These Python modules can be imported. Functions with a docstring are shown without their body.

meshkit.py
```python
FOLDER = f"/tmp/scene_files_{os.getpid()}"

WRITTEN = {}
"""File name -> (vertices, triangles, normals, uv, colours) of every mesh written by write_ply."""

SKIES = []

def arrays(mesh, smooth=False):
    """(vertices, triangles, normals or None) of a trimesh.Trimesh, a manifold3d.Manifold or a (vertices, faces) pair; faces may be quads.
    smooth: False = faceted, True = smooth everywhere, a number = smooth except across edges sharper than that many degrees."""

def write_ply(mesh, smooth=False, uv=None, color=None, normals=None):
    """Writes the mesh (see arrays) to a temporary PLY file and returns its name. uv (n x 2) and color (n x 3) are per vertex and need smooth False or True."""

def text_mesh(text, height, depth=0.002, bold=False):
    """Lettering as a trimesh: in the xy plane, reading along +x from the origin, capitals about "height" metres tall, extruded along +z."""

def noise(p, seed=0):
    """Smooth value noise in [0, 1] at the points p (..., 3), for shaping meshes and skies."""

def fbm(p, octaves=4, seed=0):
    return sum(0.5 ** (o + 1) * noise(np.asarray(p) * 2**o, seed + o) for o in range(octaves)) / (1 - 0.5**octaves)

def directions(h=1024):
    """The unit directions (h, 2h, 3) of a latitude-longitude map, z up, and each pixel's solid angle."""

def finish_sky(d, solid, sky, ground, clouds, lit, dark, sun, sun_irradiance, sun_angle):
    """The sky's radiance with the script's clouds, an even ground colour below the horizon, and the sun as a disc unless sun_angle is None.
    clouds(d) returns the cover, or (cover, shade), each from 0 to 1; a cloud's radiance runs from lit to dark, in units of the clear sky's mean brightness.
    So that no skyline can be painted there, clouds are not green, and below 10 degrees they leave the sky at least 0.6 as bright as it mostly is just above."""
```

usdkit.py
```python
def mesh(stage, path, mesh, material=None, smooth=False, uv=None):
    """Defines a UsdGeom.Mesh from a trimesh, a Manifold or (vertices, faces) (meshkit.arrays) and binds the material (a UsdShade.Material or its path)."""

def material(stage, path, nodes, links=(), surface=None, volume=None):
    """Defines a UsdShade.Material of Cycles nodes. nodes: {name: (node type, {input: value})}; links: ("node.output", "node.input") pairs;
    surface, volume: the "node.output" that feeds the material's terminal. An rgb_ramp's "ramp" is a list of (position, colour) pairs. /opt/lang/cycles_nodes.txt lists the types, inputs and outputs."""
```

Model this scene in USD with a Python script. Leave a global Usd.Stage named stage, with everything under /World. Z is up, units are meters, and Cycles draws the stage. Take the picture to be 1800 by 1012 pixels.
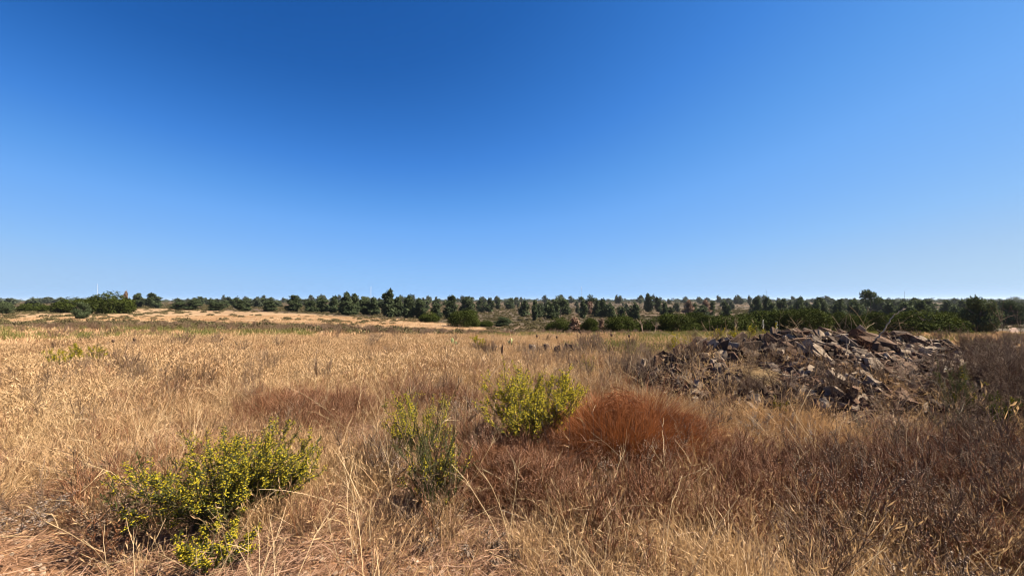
import math, numpy as np, trimesh, usdkit, meshkit
from pxr import Usd, UsdGeom, UsdLux, UsdShade, Gf, Vt, Sdf
stage = Usd.Stage.CreateInMemory()
UsdGeom.SetStageUpAxis(stage, "Z")
UsdGeom.SetStageMetersPerUnit(stage, 1.0)
UsdGeom.Xform.Define(stage, "/World")
UsdGeom.Scope.Define(stage, "/World/Looks")

# ---------------------------------------------------------------- camera, sky, sun, exposure
FPX, CX, CY, HOR, EYE = 700.0, 900.0, 506.0, 530.0, 1.65
PITCH = math.atan((HOR - CY) / FPX)
cam = UsdGeom.Camera.Define(stage, "/World/camera")
cam.CreateHorizontalApertureAttr(36.0)
cam.CreateFocalLengthAttr(36.0 * FPX / 1800.0)
cam.CreateFStopAttr(0.0)
cam.CreateClippingRangeAttr(Gf.Vec2f(0.05, 60000))
cam.CreateExposureAttr(2.1)
cam.AddTranslateOp().Set((0, 0, EYE))
cam.AddRotateXOp().Set(90 + math.degrees(PITCH))

SUN_AZ, SUN_EL = math.radians(86), math.radians(49)      # azimuth from +y towards +x
SUN = np.array([math.sin(SUN_AZ) * math.cos(SUN_EL), math.cos(SUN_AZ) * math.cos(SUN_EL), math.sin(SUN_EL)])
sky = UsdLux.DomeLight.Define(stage, "/World/sky")
XS = [(0, (0, .01, .04)), (.12, (.003, .055, .25)), (.17, (.008, .09, .36)), (.205, (.015, .122, .45)), (.24, (.03, .175, .58)), (.279, (.052, .235, .71)), (.34, (.10, .33, .82)), (.407, (.155, .41, .91)), (.50, (.21, .47, .93)), (.591, (.27, .53, .93)), (.72, (.37, .585, .87)), (.847, (.46, .655, .85)), (1.4, (.80, .87, .94)), (2.0, (1, 1, 1))]   # the camera's response to the clear blue
skymat = usdkit.material(stage, "/World/Looks/sky_air", {
    "s": ("sky_texture", {"sky_type": "single_scattering", "sun_disc": False, "sun_elevation": SUN_EL, "sun_rotation": SUN_AZ,
                          "altitude": 0.0, "air_density": 0.6, "aerosol_density": 0.1, "ozone_density": 6.0}),
    "p": ("separate_color", {"color_type": "rgb"}), "k": ("math", {"math_type": "multiply", "value2": .0435, "use_clamp": True}),
    "r": ("rgb_ramp", {"ramp": [(x / 2, c) for x, c in XS]}), "v": ("vector_math", {"math_type": "scale", "scale": 4.67}),
    "b": ("background_shader", {"strength": 0.05})}, [("s.color", "p.color"), ("p.b", "k.value1"), ("k.value", "r.fac"), ("r.color", "v.vector1"), ("v.vector", "b.color")], surface="b.background")
UsdShade.MaterialBindingAPI.Apply(sky.GetPrim()).Bind(skymat)
sky.GetPrim().SetCustomDataByKey("kind", "structure")
sun = UsdLux.DistantLight.Define(stage, "/World/sun")
sun.CreateIntensityAttr(1.25)
sun.CreateAngleAttr(0.5)
sun.CreateNormalizeAttr(True)
sun.CreateColorAttr(Gf.Vec3f(1.0, 0.90, 0.73))
sun.AddRotateZOp().Set(-math.degrees(SUN_AZ))
sun.AddRotateXOp().Set(-(90 - math.degrees(SUN_EL)))

# ---------------------------------------------------------------- helpers
def ray(px, py):
    c, s = math.cos(PITCH), math.sin(PITCH)
    u, v = (px - CX) / FPX, (CY - py) / FPX
    d = np.array([u, c - v * s, s + v * c])
    return d / np.linalg.norm(d)

def proj(p):
    p = np.asarray(p, float)
    x, y, z = p[..., 0], p[..., 1], p[..., 2] - EYE
    c, s = math.cos(PITCH), math.sin(PITCH)
    f = np.maximum(y * c + z * s, 1e-3)
    return CX + FPX * x / f, CY - FPX * (z * c - y * s) / f

def smooth(a, b, x):
    t = np.clip((x - a) / (b - a), 0, 1)
    return t * t * (3 - 2 * t)

def fb(x, y, s, seed=0, o=3):
    return meshkit.fbm(np.stack([np.asarray(x) * s, np.asarray(y) * s, np.zeros_like(np.asarray(x, float))], -1), o, seed)

LEFT = np.array([(0, 0), (8, 0), (15, -.12), (22, -.28), (35, -.75), (50, -1.15), (80, -1.7), (120, -2.2), (250, -2.3), (600, -1.5), (1500, 1.4), (3000, 2.5), (12000, 6)])
MID = np.array([(0, 0), (8, 0), (15, -.22), (22, -.5), (32, -1.15), (45, -2.05), (55, -2.7), (80, -3.5), (120, -4.4), (200, -5.6), (400, -5.3), (800, -1.2), (1500, 1.2), (3000, 2.5), (12000, 6)])
LX, MX = np.log(LEFT[:, 0] + 4), np.log(MID[:, 0] + 4)
from scipy.interpolate import PchipInterpolator
PL, PM = PchipInterpolator(LX, LEFT[:, 1]), PchipInterpolator(MX, MID[:, 1])

def terrain(x, y, fine=True):
    x, y = np.asarray(x, float), np.asarray(y, float)
    r = np.hypot(x, y)
    az = np.arctan2(x, y)
    d = np.clip(r * np.maximum(np.cos(az), .55), 0, 11900)
    w = smooth(-.62, -.02, az)
    z = PL(np.log(d + 4)) * (1 - w) + PM(np.log(d + 4)) * w
    z = z + (fb(x, y, .12, 3) - .5) * .22 * smooth(6, 25, r) + (fb(x, y, 1 / 90., 4) - .5) * 2.2 * smooth(90, 400, r) + (fb(x, y, 1 / 420., 5) - .5) * 5 * smooth(500, 1400, r)
    if fine:
        z = z + ((fb(x, y, 1.1, 1) - .5) * .10 + (fb(x, y, 5., 2, 2) - .5) * .035) * smooth(60, 20, r)
    return z

# heap of broken slate: ridge points given as (px, py, depth)
RIDGE = [(1120, 676, 7.9), (1180, 650, 7.7), (1235, 637, 7.6), (1300, 612, 7.5), (1370, 606, 7.5), (1405, 592, 7.4), (1480, 588, 7.4), (1545, 600, 7.6), (1575, 592, 8.3), (1625, 612, 8.3), (1672, 655, 8.0)]
def at_depth(px, py, depth):
    d = ray(px, py)
    return np.array([0, 0, EYE]) + d * (depth / d[1])
RID = np.array([at_depth(*q) for q in RIDGE]) - np.array([0, 0, .13])

def heap_height(x, y):
    x, y = np.asarray(x, float), np.asarray(y, float)
    best = np.full(x.shape, -9.0)
    for a, b in zip(RID[:-1], RID[1:]):
        ab = b[:2] - a[:2]
        t = np.clip(((x - a[0]) * ab[0] + (y - a[1]) * ab[1]) / (ab @ ab), 0, 1)
        dx, dy = x - a[0] - t * ab[0], y - a[1] - t * ab[1]
        h = a[2] + t * (b[2] - a[2])
        w = np.where(dy < 0, 2.6 * np.maximum(h, .05) ** .5 + .3, 1.5)
        d = np.minimum(np.hypot(dx, dy) / w, 1.6)
        best = np.maximum(best, h * (1.08 - .55 * d - .53 * d ** 2) * (d < 1) + (d >= 1) * h * (1 - d) - .25 * smooth(1.0, 1.6, d))
    n = (fb(x, y, 1.8, 11) - .5) * .26 + (fb(x, y, 6, 12) - .5) * .10
    return np.where(best > .0, best + n * smooth(0, .3, best) - .12 * smooth(.15, 0, best), -99.)

def surface(x, y):
    return np.maximum(terrain(x, y), heap_height(x, y))

def hit(px, py):
    d = ray(px, py)
    t = np.exp(np.linspace(math.log(1.2), math.log(3000), 5000))
    p = d[None] * t[:, None] + np.array([0, 0, EYE])
    s = surface(p[:, 0], p[:, 1])
    k = np.nonzero(p[:, 2] < s)[0]
    k = k[0] if len(k) else len(t) - 1
    q = p[k].copy()
    q[2] = s[k]
    return q

def spot(px, depth):
    x = (px - CX) / FPX * depth
    return np.array([x, depth, float(surface(x, depth))])

MATS, used = {}, {}
def numbered(name, parent="/World"):
    k = (parent, name)
    n = used.get(k, -1) + 1
    used[k] = n
    return f"{parent}/{name}" if n == 0 else f"{parent}/{name}_{n:03d}"

def tag(prim, label=None, cat=None, group=None, kind=None):
    for k, v in (("label", label), ("category", cat), ("group", group), ("kind", kind)):
        if v:
            prim.SetCustomDataByKey(k, v)
    return prim

def obj(name, mesh, mat, parent=None, smooth=False, kind=None, label=None):
    path = numbered(name, str(parent.GetPath()) if parent else "/World")
    p = usdkit.mesh(stage, path, mesh, MATS[mat], smooth=smooth).GetPrim()
    return tag(p, label, None, None, kind)

def thing(name, label, cat, loc=(0, 0, 0), rz=0, scale=(1, 1, 1), group=None):
    x = UsdGeom.Xform.Define(stage, numbered(name))
    x.AddTranslateOp().Set(Gf.Vec3d(*map(float, loc)))
    x.AddRotateZOp().Set(float(rz))
    x.AddScaleOp().Set(Gf.Vec3f(*map(float, scale)))
    return tag(x.GetPrim(), label, cat, group)

def copy(src, label, loc, rz=0, scale=(1, 1, 1), group=None, name=None):
    x = UsdGeom.Xform.Define(stage, numbered(name or src.GetName().rstrip("0123456789_")))
    x.GetPrim().GetReferences().AddInternalReference(src.GetPath())
    x.GetPrim().SetInstanceable(True)
    x.ClearXformOpOrder()
    x.AddTranslateOp().Set(Gf.Vec3d(*map(float, loc)))
    x.AddRotateZOp().Set(float(rz))
    x.AddScaleOp().Set(Gf.Vec3f(*map(float, scale)))
    return tag(x.GetPrim(), label, src.GetCustomDataByKey("category"), group)

def move(prim, loc, rz=0, scale=(1, 1, 1)):
    x = UsdGeom.Xformable(prim)
    for op, v in zip(x.GetOrderedXformOps(), (Gf.Vec3d(*map(float, loc)), float(rz), Gf.Vec3f(*map(float, scale)))):
        op.Set(v)

def cat_mesh(parts):
    vs, fs, n = [], [], 0
    for v, f in parts:
        if len(f):
            vs.append(v)
            fs.append(f + n)
            n += len(v)
    return np.vstack(vs), np.vstack(fs)

def ribbons(base, hdir, h, lean, bend, w, segs=3, tipw=.15, wdir=None):
    """Grass blades. base (n,3); hdir azimuth; h length; lean and bend sideways; w width."""
    n = len(base)
    t = np.linspace(0, 1, segs + 1)[None, :]
    off = (lean[:, None] * t + bend[:, None] * t ** 2) * h[:, None]
    up = h[:, None] * (t * np.sqrt(np.maximum(1 - np.minimum(lean, .95)[:, None] ** 2, .05)) - .35 * np.abs(bend)[:, None] * t ** 2)
    c = np.stack([base[:, :1] + np.cos(hdir)[:, None] * off, base[:, 1:2] + np.sin(hdir)[:, None] * off, base[:, 2:3] + up], -1)
    wd = (hdir + np.pi / 2 if wdir is None else wdir)
    side = np.stack([np.cos(wd), np.sin(wd), np.zeros(n)], -1)[:, None, :]
    ww = (w[:, None] * (1 - (1 - tipw) * t ** 1.5))[..., None] / 2
    v = np.stack([c - side * ww, c + side * ww], 2).reshape(n, -1, 3)
    m = (segs + 1) * 2
    q = []
    for i in range(segs):
        q += [(2 * i, 2 * i + 1, 2 * i + 3), (2 * i, 2 * i + 3, 2 * i + 2)]
    f = (np.array(q)[None] + (np.arange(n) * m)[:, None, None]).reshape(-1, 3)
    return (v.reshape(-1, 3), f), c

def tubes(lines, sides=3):
    out = []
    for pts, r0, r1 in lines:
        p = np.asarray(pts, float)
        t = np.gradient(p, axis=0)
        t /= np.linalg.norm(t, axis=1, keepdims=True) + 1e-9
        ref = np.array([.31, .22, .93]) if abs(t[0, 2]) < .8 else np.array([.9, .3, .1])
        a = np.cross(t, ref)
        a /= np.linalg.norm(a, axis=1, keepdims=True) + 1e-9
        b = np.cross(t, a)
        rad = np.linspace(r0, r1, len(p))[:, None, None]
        ang = np.arange(sides) * 2 * np.pi / sides
        v = p[:, None] + rad * (np.cos(ang)[None, :, None] * a[:, None] + np.sin(ang)[None, :, None] * b[:, None])
        i, j = np.meshgrid(np.arange(len(p) - 1), np.arange(sides), indexing="ij")
        q = np.stack([i * sides + j, i * sides + (j + 1) % sides, (i + 1) * sides + (j + 1) % sides, (i + 1) * sides + j], -1).reshape(-1, 4)
        out.append((v.reshape(-1, 3), np.vstack([q[:, [0, 1, 2]], q[:, [0, 2, 3]]])))
    return cat_mesh(out)

def leaves(pos, direc, length, width, rng, fold=.25, face=None):
    """Lance-shaped leaves: four triangles about a folded midrib."""
    n = len(pos)
    d = direc / (np.linalg.norm(direc, axis=1, keepdims=True) + 1e-9)
    r = rng.normal(size=(n, 3)) if face is None else face
    s = np.cross(d, r)
    s /= np.linalg.norm(s, axis=1, keepdims=True) + 1e-9
    u = np.cross(s, d)
    L, W = np.broadcast_to(length, n)[:, None], np.broadcast_to(width, n)[:, None]
    v = np.stack([pos, pos + d * L * .45 - s * W / 2 + u * W * fold, pos + d * L * .5, pos + d * L * .45 + s * W / 2 + u * W * fold, pos + d * L - u * L * .12], 1)
    f = np.array([(0, 2, 1), (0, 3, 2), (1, 2, 4), (2, 3, 4)])
    return v.reshape(-1, 3), (f[None] + (np.arange(n) * 5)[:, None, None]).reshape(-1, 3)

OCT = np.array([(1, 0, 0), (0, 1, 0), (-1, 0, 0), (0, -1, 0), (0, 0, .75), (0, 0, -.55)], float)
OCF = np.array([(0, 1, 4), (1, 2, 4), (2, 3, 4), (3, 0, 4), (1, 0, 5), (2, 1, 5), (3, 2, 5), (0, 3, 5)])
def buds(pos, r, rng):
    n = len(pos)
    v = pos[:, None] + OCT[None] * np.broadcast_to(r, n)[:, None, None] * rng.uniform(.7, 1.25, (n, 6, 1)) 
    return v.reshape(-1, 3), (OCF[None] + (np.arange(n) * 6)[:, None, None]).reshape(-1, 3)

def wander(p0, d0, length, n, rng, wob=.12, grav=0.0):
    p, d = [np.asarray(p0, float)], np.asarray(d0, float) / np.linalg.norm(d0)
    for _ in range(n):
        d = d + rng.normal(size=3) * wob + np.array([0, 0, grav])
        d /= np.linalg.norm(d)
        p.append(p[-1] + d * length / n)
    return np.array(p)

def along(line, t):
    k = np.clip(t * (len(line) - 1), 0, len(line) - 1.001)
    i = int(k)
    return line[i] + (line[i + 1] - line[i]) * (k - i), line[i + 1] - line[i]

def scatter_inst(name, protos, mat, pos, rng, label, cat, scale=(.8, 1.25), tilt=.12, kinds=None, lean=None, szmul=None):
    """One uncountable mass of plants: a PointInstancer with a few different clumps."""
    path = numbered(name)
    pi = UsdGeom.PointInstancer.Define(stage, path)
    targets = []
    for k, m in enumerate(protos):
        pr = usdkit.mesh(stage, f"{path}/clump" + (f"_{k:03d}" if k else ""), m, MATS[mat])
        targets.append(pr.GetPath())
    pi.CreatePrototypesRel().SetTargets(targets)
    n = len(pos)
    pi.CreatePositionsAttr(Vt.Vec3fArray.FromNumpy(np.asarray(pos, np.float32)))
    pi.CreateProtoIndicesAttr(Vt.IntArray.FromNumpy(rng.integers(0, len(protos), n).astype(np.int32) if kinds is None else kinds.astype(np.int32)))
    yaw = rng.uniform(0, 2 * np.pi, n)
    tx, ty = rng.normal(size=n) * tilt, rng.normal(size=n) * tilt
    if lean is not None:
        ty = ty + lean
    # q = tilt about a horizontal axis, after the yaw
    cz, sz = np.cos(yaw / 2), np.sin(yaw / 2)
    ang = np.hypot(tx, ty) + 1e-9
    ax, ay = tx / ang, ty / ang
    ca, sa = np.cos(ang / 2), np.sin(ang / 2)
    w, x, y, z = ca * cz, sa * (ax * cz + ay * sz), sa * (ay * cz - ax * sz), ca * sz
    q = Vt.QuathArray(n)
    q = Vt.QuathArray([Gf.Quath(float(a), float(b), float(c), float(d)) for a, b, c, d in zip(w, x, y, z)])
    pi.CreateOrientationsAttr(q)
    s = rng.uniform(*scale, n) * (1 if szmul is None else szmul)
    pi.CreateScalesAttr(Vt.Vec3fArray.FromNumpy(np.stack([s, s, s * rng.uniform(.85, 1.2, n)], 1).astype(np.float32)))
    return tag(pi.GetPrim(), label, cat, None, "stuff")

# ---------------------------------------------------------------- materials
def plant(name, ramp, transl=.25, patch=None, rough=.6, gloss=.03, patch_scale=.35):
    """Leaf or straw: colour differs from blade to blade and, by patches, from place to place."""
    nodes = {"g": ("geometry", {}), "r": ("rgb_ramp", {"ramp": ramp}), "d": ("diffuse_bsdf", {}), "t": ("translucent_bsdf", {}), "m": ("mix_closure", {"fac": transl}),
             "gl": ("glossy_bsdf", {"roughness": rough, "color": (1, 1, 1)}), "m2": ("mix_closure", {"fac": gloss}),
             "n": ("noise_texture", {"scale": patch_scale, "detail": 3.0}), "pr": ("rgb_ramp", {"ramp": patch or [(.3, (.8, .8, .8)), (.7, (1.1, 1.1, 1.1))]}), "x": ("mix_color", {"blend_type": "multiply", "fac": 1.0})}
    links = [("g.random_per_island", "r.fac"), ("g.position", "n.vector"), ("n.fac", "pr.fac"), ("r.color", "x.a"), ("pr.color", "x.b"), ("x.result", "d.color"), ("x.result", "t.color"),
             ("d.BSDF", "m.closure1"), ("t.BSDF", "m.closure2"), ("m.closure", "m2.closure1"), ("gl.BSDF", "m2.closure2")]
    MATS[name] = usdkit.material(stage, f"/World/Looks/{name}", nodes, links, surface="m2.closure")

plant("straw", [(0, (.34, .22, .11)), (.25, (.56, .41, .22)), (.75, (.71, .56, .34)), (1, (.82, .69, .47))], .4, [(.34, (.80, .69, .60)), (.46, (.97, .93, .89)), (.62, (1.06, 1.06, 1.03))])
plant("straw_far", [(0, (.36, .235, .125)), (1, (.58, .42, .25))], .3, [(.3, (.82, .68, .58)), (.55, (1, .95, .9)), (.7, (1.1, 1.08, 1.05))], patch_scale=.12)
plant("litter", [(0, (.22, .12, .07)), (.4, (.46, .30, .17)), (1, (.72, .56, .37))], .15)
plant("grey_straw", [(0, (.18, .13, .10)), (1, (.48, .39, .30))], .15)
plant("rust", [(0, (.18, .075, .03)), (.5, (.34, .16, .065)), (1, (.52, .29, .13))], .3)
plant("rust_bright", [(0, (.18, .060, .020)), (.4, (.38, .138, .046)), (.8, (.50, .22, .080)), (1, (.60, .34, .15))], .3, gloss=.01)
plant("brown_weed", [(0, (.13, .075, .04)), (.5, (.31, .19, .10)), (1, (.55, .38, .22))], .3)
plant("heath", [(0, (.08, .065, .03)), (.5, (.15, .115, .055)), (1, (.26, .19, .10))], .2, gloss=.006, patch_scale=.06)
plant("olive_weed", [(0, (.11, .105, .015)), (.5, (.21, .20, .03)), (.8, (.33, .28, .04)), (1, (.42, .34, .05))], .3)
plant("shrub_leaf", [(0, (.05, .058, .012)), (.35, (.10, .115, .02)), (.8, (.19, .20, .03)), (1, (.28, .23, .07))], .35, gloss=.01)
plant("flower", [(0, (.25, .20, .010)), (.5, (.45, .325, .010)), (1, (.58, .41, .014))], .2, gloss=.006)
plant("green_stem", [(0, (.07, .06, .025)), (1, (.15, .14, .05))], .1)
plant("pine_needles", [(0, (.028, .036, .005)), (.5, (.060, .072, .009)), (1, (.105, .118, .015))], .15, gloss=.004, patch_scale=.3)
plant("gum_leaf", [(0, (.045, .058, .026)), (.5, (.085, .10, .045)), (1, (.14, .15, .07))], .25, gloss=.006, patch_scale=.1)
plant("far_leaf", [(0, (.05, .06, .036)), (.5, (.08, .09, .052)), (1, (.12, .12, .075))], .2, gloss=.006, patch_scale=.02)
plant("pad", [(0, (.20, .22, .08)), (1, (.32, .32, .13))], .1)
plant("pale_bloom", [(0, (.6, .6, .55)), (1, (.75, .74, .7))], .2)

def rough_mat(name, c0, c1, scale=6., bump=.4, dist=.02, rough=.85, c2=None, detail=6.0):
    nodes = {"g": ("texture_coordinate", {}), "n": ("noise_texture", {"scale": scale, "detail": detail, "roughness": .65}), "r": ("rgb_ramp", {"ramp": [(.28, c0), (.55, c1), (.75, c2 or c1)]}),
             "b": ("bump", {"strength": bump, "distance": dist}), "p": ("principled_bsdf", {"roughness": rough, "specular_ior_level": .08}), "o": ("object_info", {}),
             "va": ("vector_math", {"math_type": "add"}), "n2": ("noise_texture", {"scale": scale * 6, "detail": 4.0}), "h": ("math", {"math_type": "multiply_add", "value2": .4})}
    links = [("g.object", "va.vector1"), ("o.location", "va.vector2"), ("va.vector", "n.vector"), ("va.vector", "n2.vector"), ("n.fac", "r.fac"), ("r.color", "p.base_color"), ("n2.fac", "h.value1"), ("n.fac", "h.value3"), ("h.value", "b.height"), ("b.normal", "p.normal")]
    MATS[name] = usdkit.material(stage, f"/World/Looks/{name}", nodes, links, surface="p.BSDF")

rough_mat("slate_dark", (.016, .010, .007), (.042, .026, .018), 5, c2=(.085, .052, .034))
rough_mat("slate_grey", (.032, .020, .013), (.074, .046, .030), 5, c2=(.135, .09, .058))
rough_mat("slate_brown", (.03, .016, .010), (.075, .042, .026), 5, c2=(.13, .08, .052))
rough_mat("slate_pale", (.09, .064, .046), (.16, .12, .088), 5, c2=(.24, .19, .145))
rough_mat("heap_earth", (.05, .03, .02), (.10, .062, .04), 4, c2=(.18, .12, .075), bump=.9, dist=.04)
rough_mat("pebble", (.15, .10, .065), (.22, .16, .115), 8, c2=(.30, .24, .18))
rough_mat("bark", (.05, .035, .025), (.11, .08, .055), 3, bump=.6)
rough_mat("twig_pale", (.15, .11, .07), (.25, .19, .13), 12)
rough_mat("twig_dark", (.04, .025, .018), (.09, .055, .035), 12)
rough_mat("white_stone", (.22, .19, .155), (.32, .29, .25), 6)
rough_mat("track_soil", (.09, .055, .04), (.13, .085, .062), .4, c2=(.16, .11, .085))
rough_mat("mast_steel", (.30, .30, .31), (.40, .40, .41), 3, bump=0)

nodes = {"a": ("attribute", {"attribute": "tint"}), "g": ("geometry", {}), "n1": ("noise_texture", {"scale": 2.2, "detail": 8.0, "roughness": .7}), "n2": ("noise_texture", {"scale": 28., "detail": 5.0, "roughness": .7}),
         "nl": ("noise_texture", {"scale": .09, "detail": 6.0, "roughness": .7}),
         "r1": ("rgb_ramp", {"ramp": [(.3, (.62, .55, .5)), (.5, (1, 1, 1)), (.7, (1.25, 1.22, 1.15))]}), "r2": ("rgb_ramp", {"ramp": [(.3, (.6, .58, .56)), (.55, (1, 1, 1)), (.72, (1.35, 1.35, 1.3))]}),
         "r3": ("rgb_ramp", {"ramp": [(.32, (.6, .5, .45)), (.5, (1, 1, 1)), (.68, (1.25, 1.25, 1.2))]}),
         "x1": ("mix_color", {"blend_type": "multiply", "fac": 1.0, "use_clamp": False}), "x2": ("mix_color", {"blend_type": "multiply", "fac": 1.0}), "x3": ("mix_color", {"blend_type": "multiply", "fac": .8}),
         "h": ("math", {"math_type": "add"}), "b": ("bump", {"strength": .9, "distance": .04}), "p": ("principled_bsdf", {"roughness": .95, "specular_ior_level": .1})}
MATS["ground"] = usdkit.material(stage, "/World/Looks/ground", nodes, [("g.position", "n1.vector"), ("g.position", "n2.vector"), ("g.position", "nl.vector"), ("n1.fac", "r1.fac"), ("n2.fac", "r2.fac"), ("nl.fac", "r3.fac"),
    ("a.color", "x1.a"), ("r1.color", "x1.b"), ("x1.result", "x2.a"), ("r2.color", "x2.b"), ("x2.result", "x3.a"), ("r3.color", "x3.b"), ("x3.result", "p.base_color"), ("n1.fac", "h.value1"), ("n2.fac", "h.value2"), ("h.value", "b.height"), ("b.normal", "p.normal")], surface="p.BSDF")

# ---------------------------------------------------------------- ground zones (where which cover grows; fixed to the place)
def ell(px, py, cx, cy, rx, ry):
    return smooth(1.25, .6, np.hypot((px - cx) / rx, (py - cy) / ry))

def poly_y(px, pts):
    return np.interp(px, [p[0] for p in pts], [p[1] for p in pts])

FIELD = [(-400, 575), (0, 577), (300, 583), (600, 587), (850, 591), (960, 585), (1800, 583), (2400, 583)]     # far edge of the grass field
HEATH = [(-400, 564), (0, 564), (150, 567), (300, 567), (450, 571), (600, 576), (760, 583), (850, 585), (960, 584), (2400, 582)]   # far edge of the dark strip
PALE = [(-400, 549), (0, 549), (180, 542), (330, 543), (480, 549), (600, 555), (720, 562), (830, 572), (900, 585), (2400, 585)]    # far edge of the pale strip

def zones(x, y):
    p = np.stack([x, y, terrain(x, y, False)], -1)
    px, py = proj(p)
    front = (np.asarray(y) > .5)
    py = np.where(front, py, 3000.)
    n = fb(x, y, .25, 21)
    wob = (fb(x, y, .06, 22) - .5) * 9
    q = py + wob
    field = smooth(-2, 3, q - poly_y(px, FIELD))
    heath = smooth(-1.5, 2, q - poly_y(px, HEATH)) * (1 - field)
    pale = smooth(-1, 1.5, py + wob * .5 - poly_y(px, PALE)) * (1 - field) * (1 - heath)
    rust = np.clip(.6 * ell(px, py, 540, 735, 110, 35) + .5 * ell(px, py, 800, 690, 130, 40) + 1.3 * ell(px, py, 1090, 870, 220, 85) + .9 * ell(px, py, 860, 850, 100, 75) + .9 * ell(px, py, 1370, 885, 230, 75) + .35 * ell(px, py, 1650, 890, 200, 90) + .35 * ell(px, py, 130, 590, 140, 10), 0, 1)
    rust = np.clip(rust * (.35 + 1.4 * smooth(.35, .62, n)), 0, 1)
    brown = np.clip(smooth(1560, 1720, px) * smooth(585, 620, py) + .5 * smooth(1400, 1560, px) * smooth(780, 830, py) * smooth(1010, 930, py) + .9 * ell(px, py, 190, 930, 160, 45) + .5 * ell(px, py, 680, 830, 80, 40) + .55 * ell(px, py, 1060, 640, 110, 40) + .4 * ell(px, py, 250, 700, 120, 40) + .3 * smooth(.54, .7, fb(x, y, .3, 23)) * smooth(8, 3, px - 1500) * (px < 1500) * front, 0, 1)
    bare = np.clip(smooth(915, 985, py + (n - .5) * 70) * smooth(1050, 700, px) + .5 * smooth(940, 1000, py) * smooth(1400, 900, px) + .7 * ell(px, py, 640, 900, 110, 60), 0, 1) * front
    return px, py, field, heath, pale, rust, brown, bare

def ground_tint(x, y):
    px, py, field, heath, pale, rust, brown, bare = [a[:, None] if np.ndim(a) else a for a in zones(x, y)]
    n = fb(x, y, 1 / 40., 31)[:, None]
    far = np.array([.045, .033, .02]) * (1 - smooth(.5, .75, n)) + np.array([.085, .056, .036]) * smooth(.5, .75, n)
    c = far
    c = c * (1 - pale) + np.array([.20, .135, .08]) * pale
    c = c * (1 - heath) + np.array([.13, .095, .055]) * heath
    soil = np.array([.24, .15, .085])
    soil = soil * (1 - .6 * rust) + np.array([.14, .06, .03]) * .6 * rust
    soil = soil * (1 - .5 * brown) + np.array([.13, .08, .05]) * .5 * brown
    soil = soil * (1 - bare) + np.array([.20, .108, .06]) * bare
    return c * (1 - field) + soil * field

az_f = np.radians(np.linspace(-66, 66, 420))
az_b = np.radians(np.linspace(66, 294, 100)[1:-1])
az = np.concatenate([az_f, az_b])
rad = np.concatenate([np.linspace(.0, 1.2, 6)[1:], np.exp(np.linspace(math.log(1.3), math.log(12000), 330))])
A, R = np.meshgrid(az, rad, indexing="ij")
gx, gy = (R * np.sin(A)).ravel(), (R * np.cos(A)).ravel()
gz = terrain(gx, gy)
gx, gy, gz = np.append(gx, 0), np.append(gy, 0), np.append(gz, float(terrain(0., 0.)))
na, nr = len(az), len(rad)
i, j = np.meshgrid(np.arange(na), np.arange(nr - 1), indexing="ij")
q = np.stack([i * nr + j, i * nr + j + 1, ((i + 1) % na) * nr + j + 1, ((i + 1) % na) * nr + j], -1).reshape(-1, 4)[:, ::-1]
fan = np.stack([np.full(na, na * nr), ((np.arange(na) + 1) % na) * nr, np.arange(na) * nr], 1)
faces = np.vstack([q[:, [0, 1, 2]], q[:, [0, 2, 3]], fan])
gm = usdkit.mesh(stage, numbered("ground"), (np.stack([gx, gy, gz], 1), faces), MATS["ground"], smooth=True)
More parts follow.
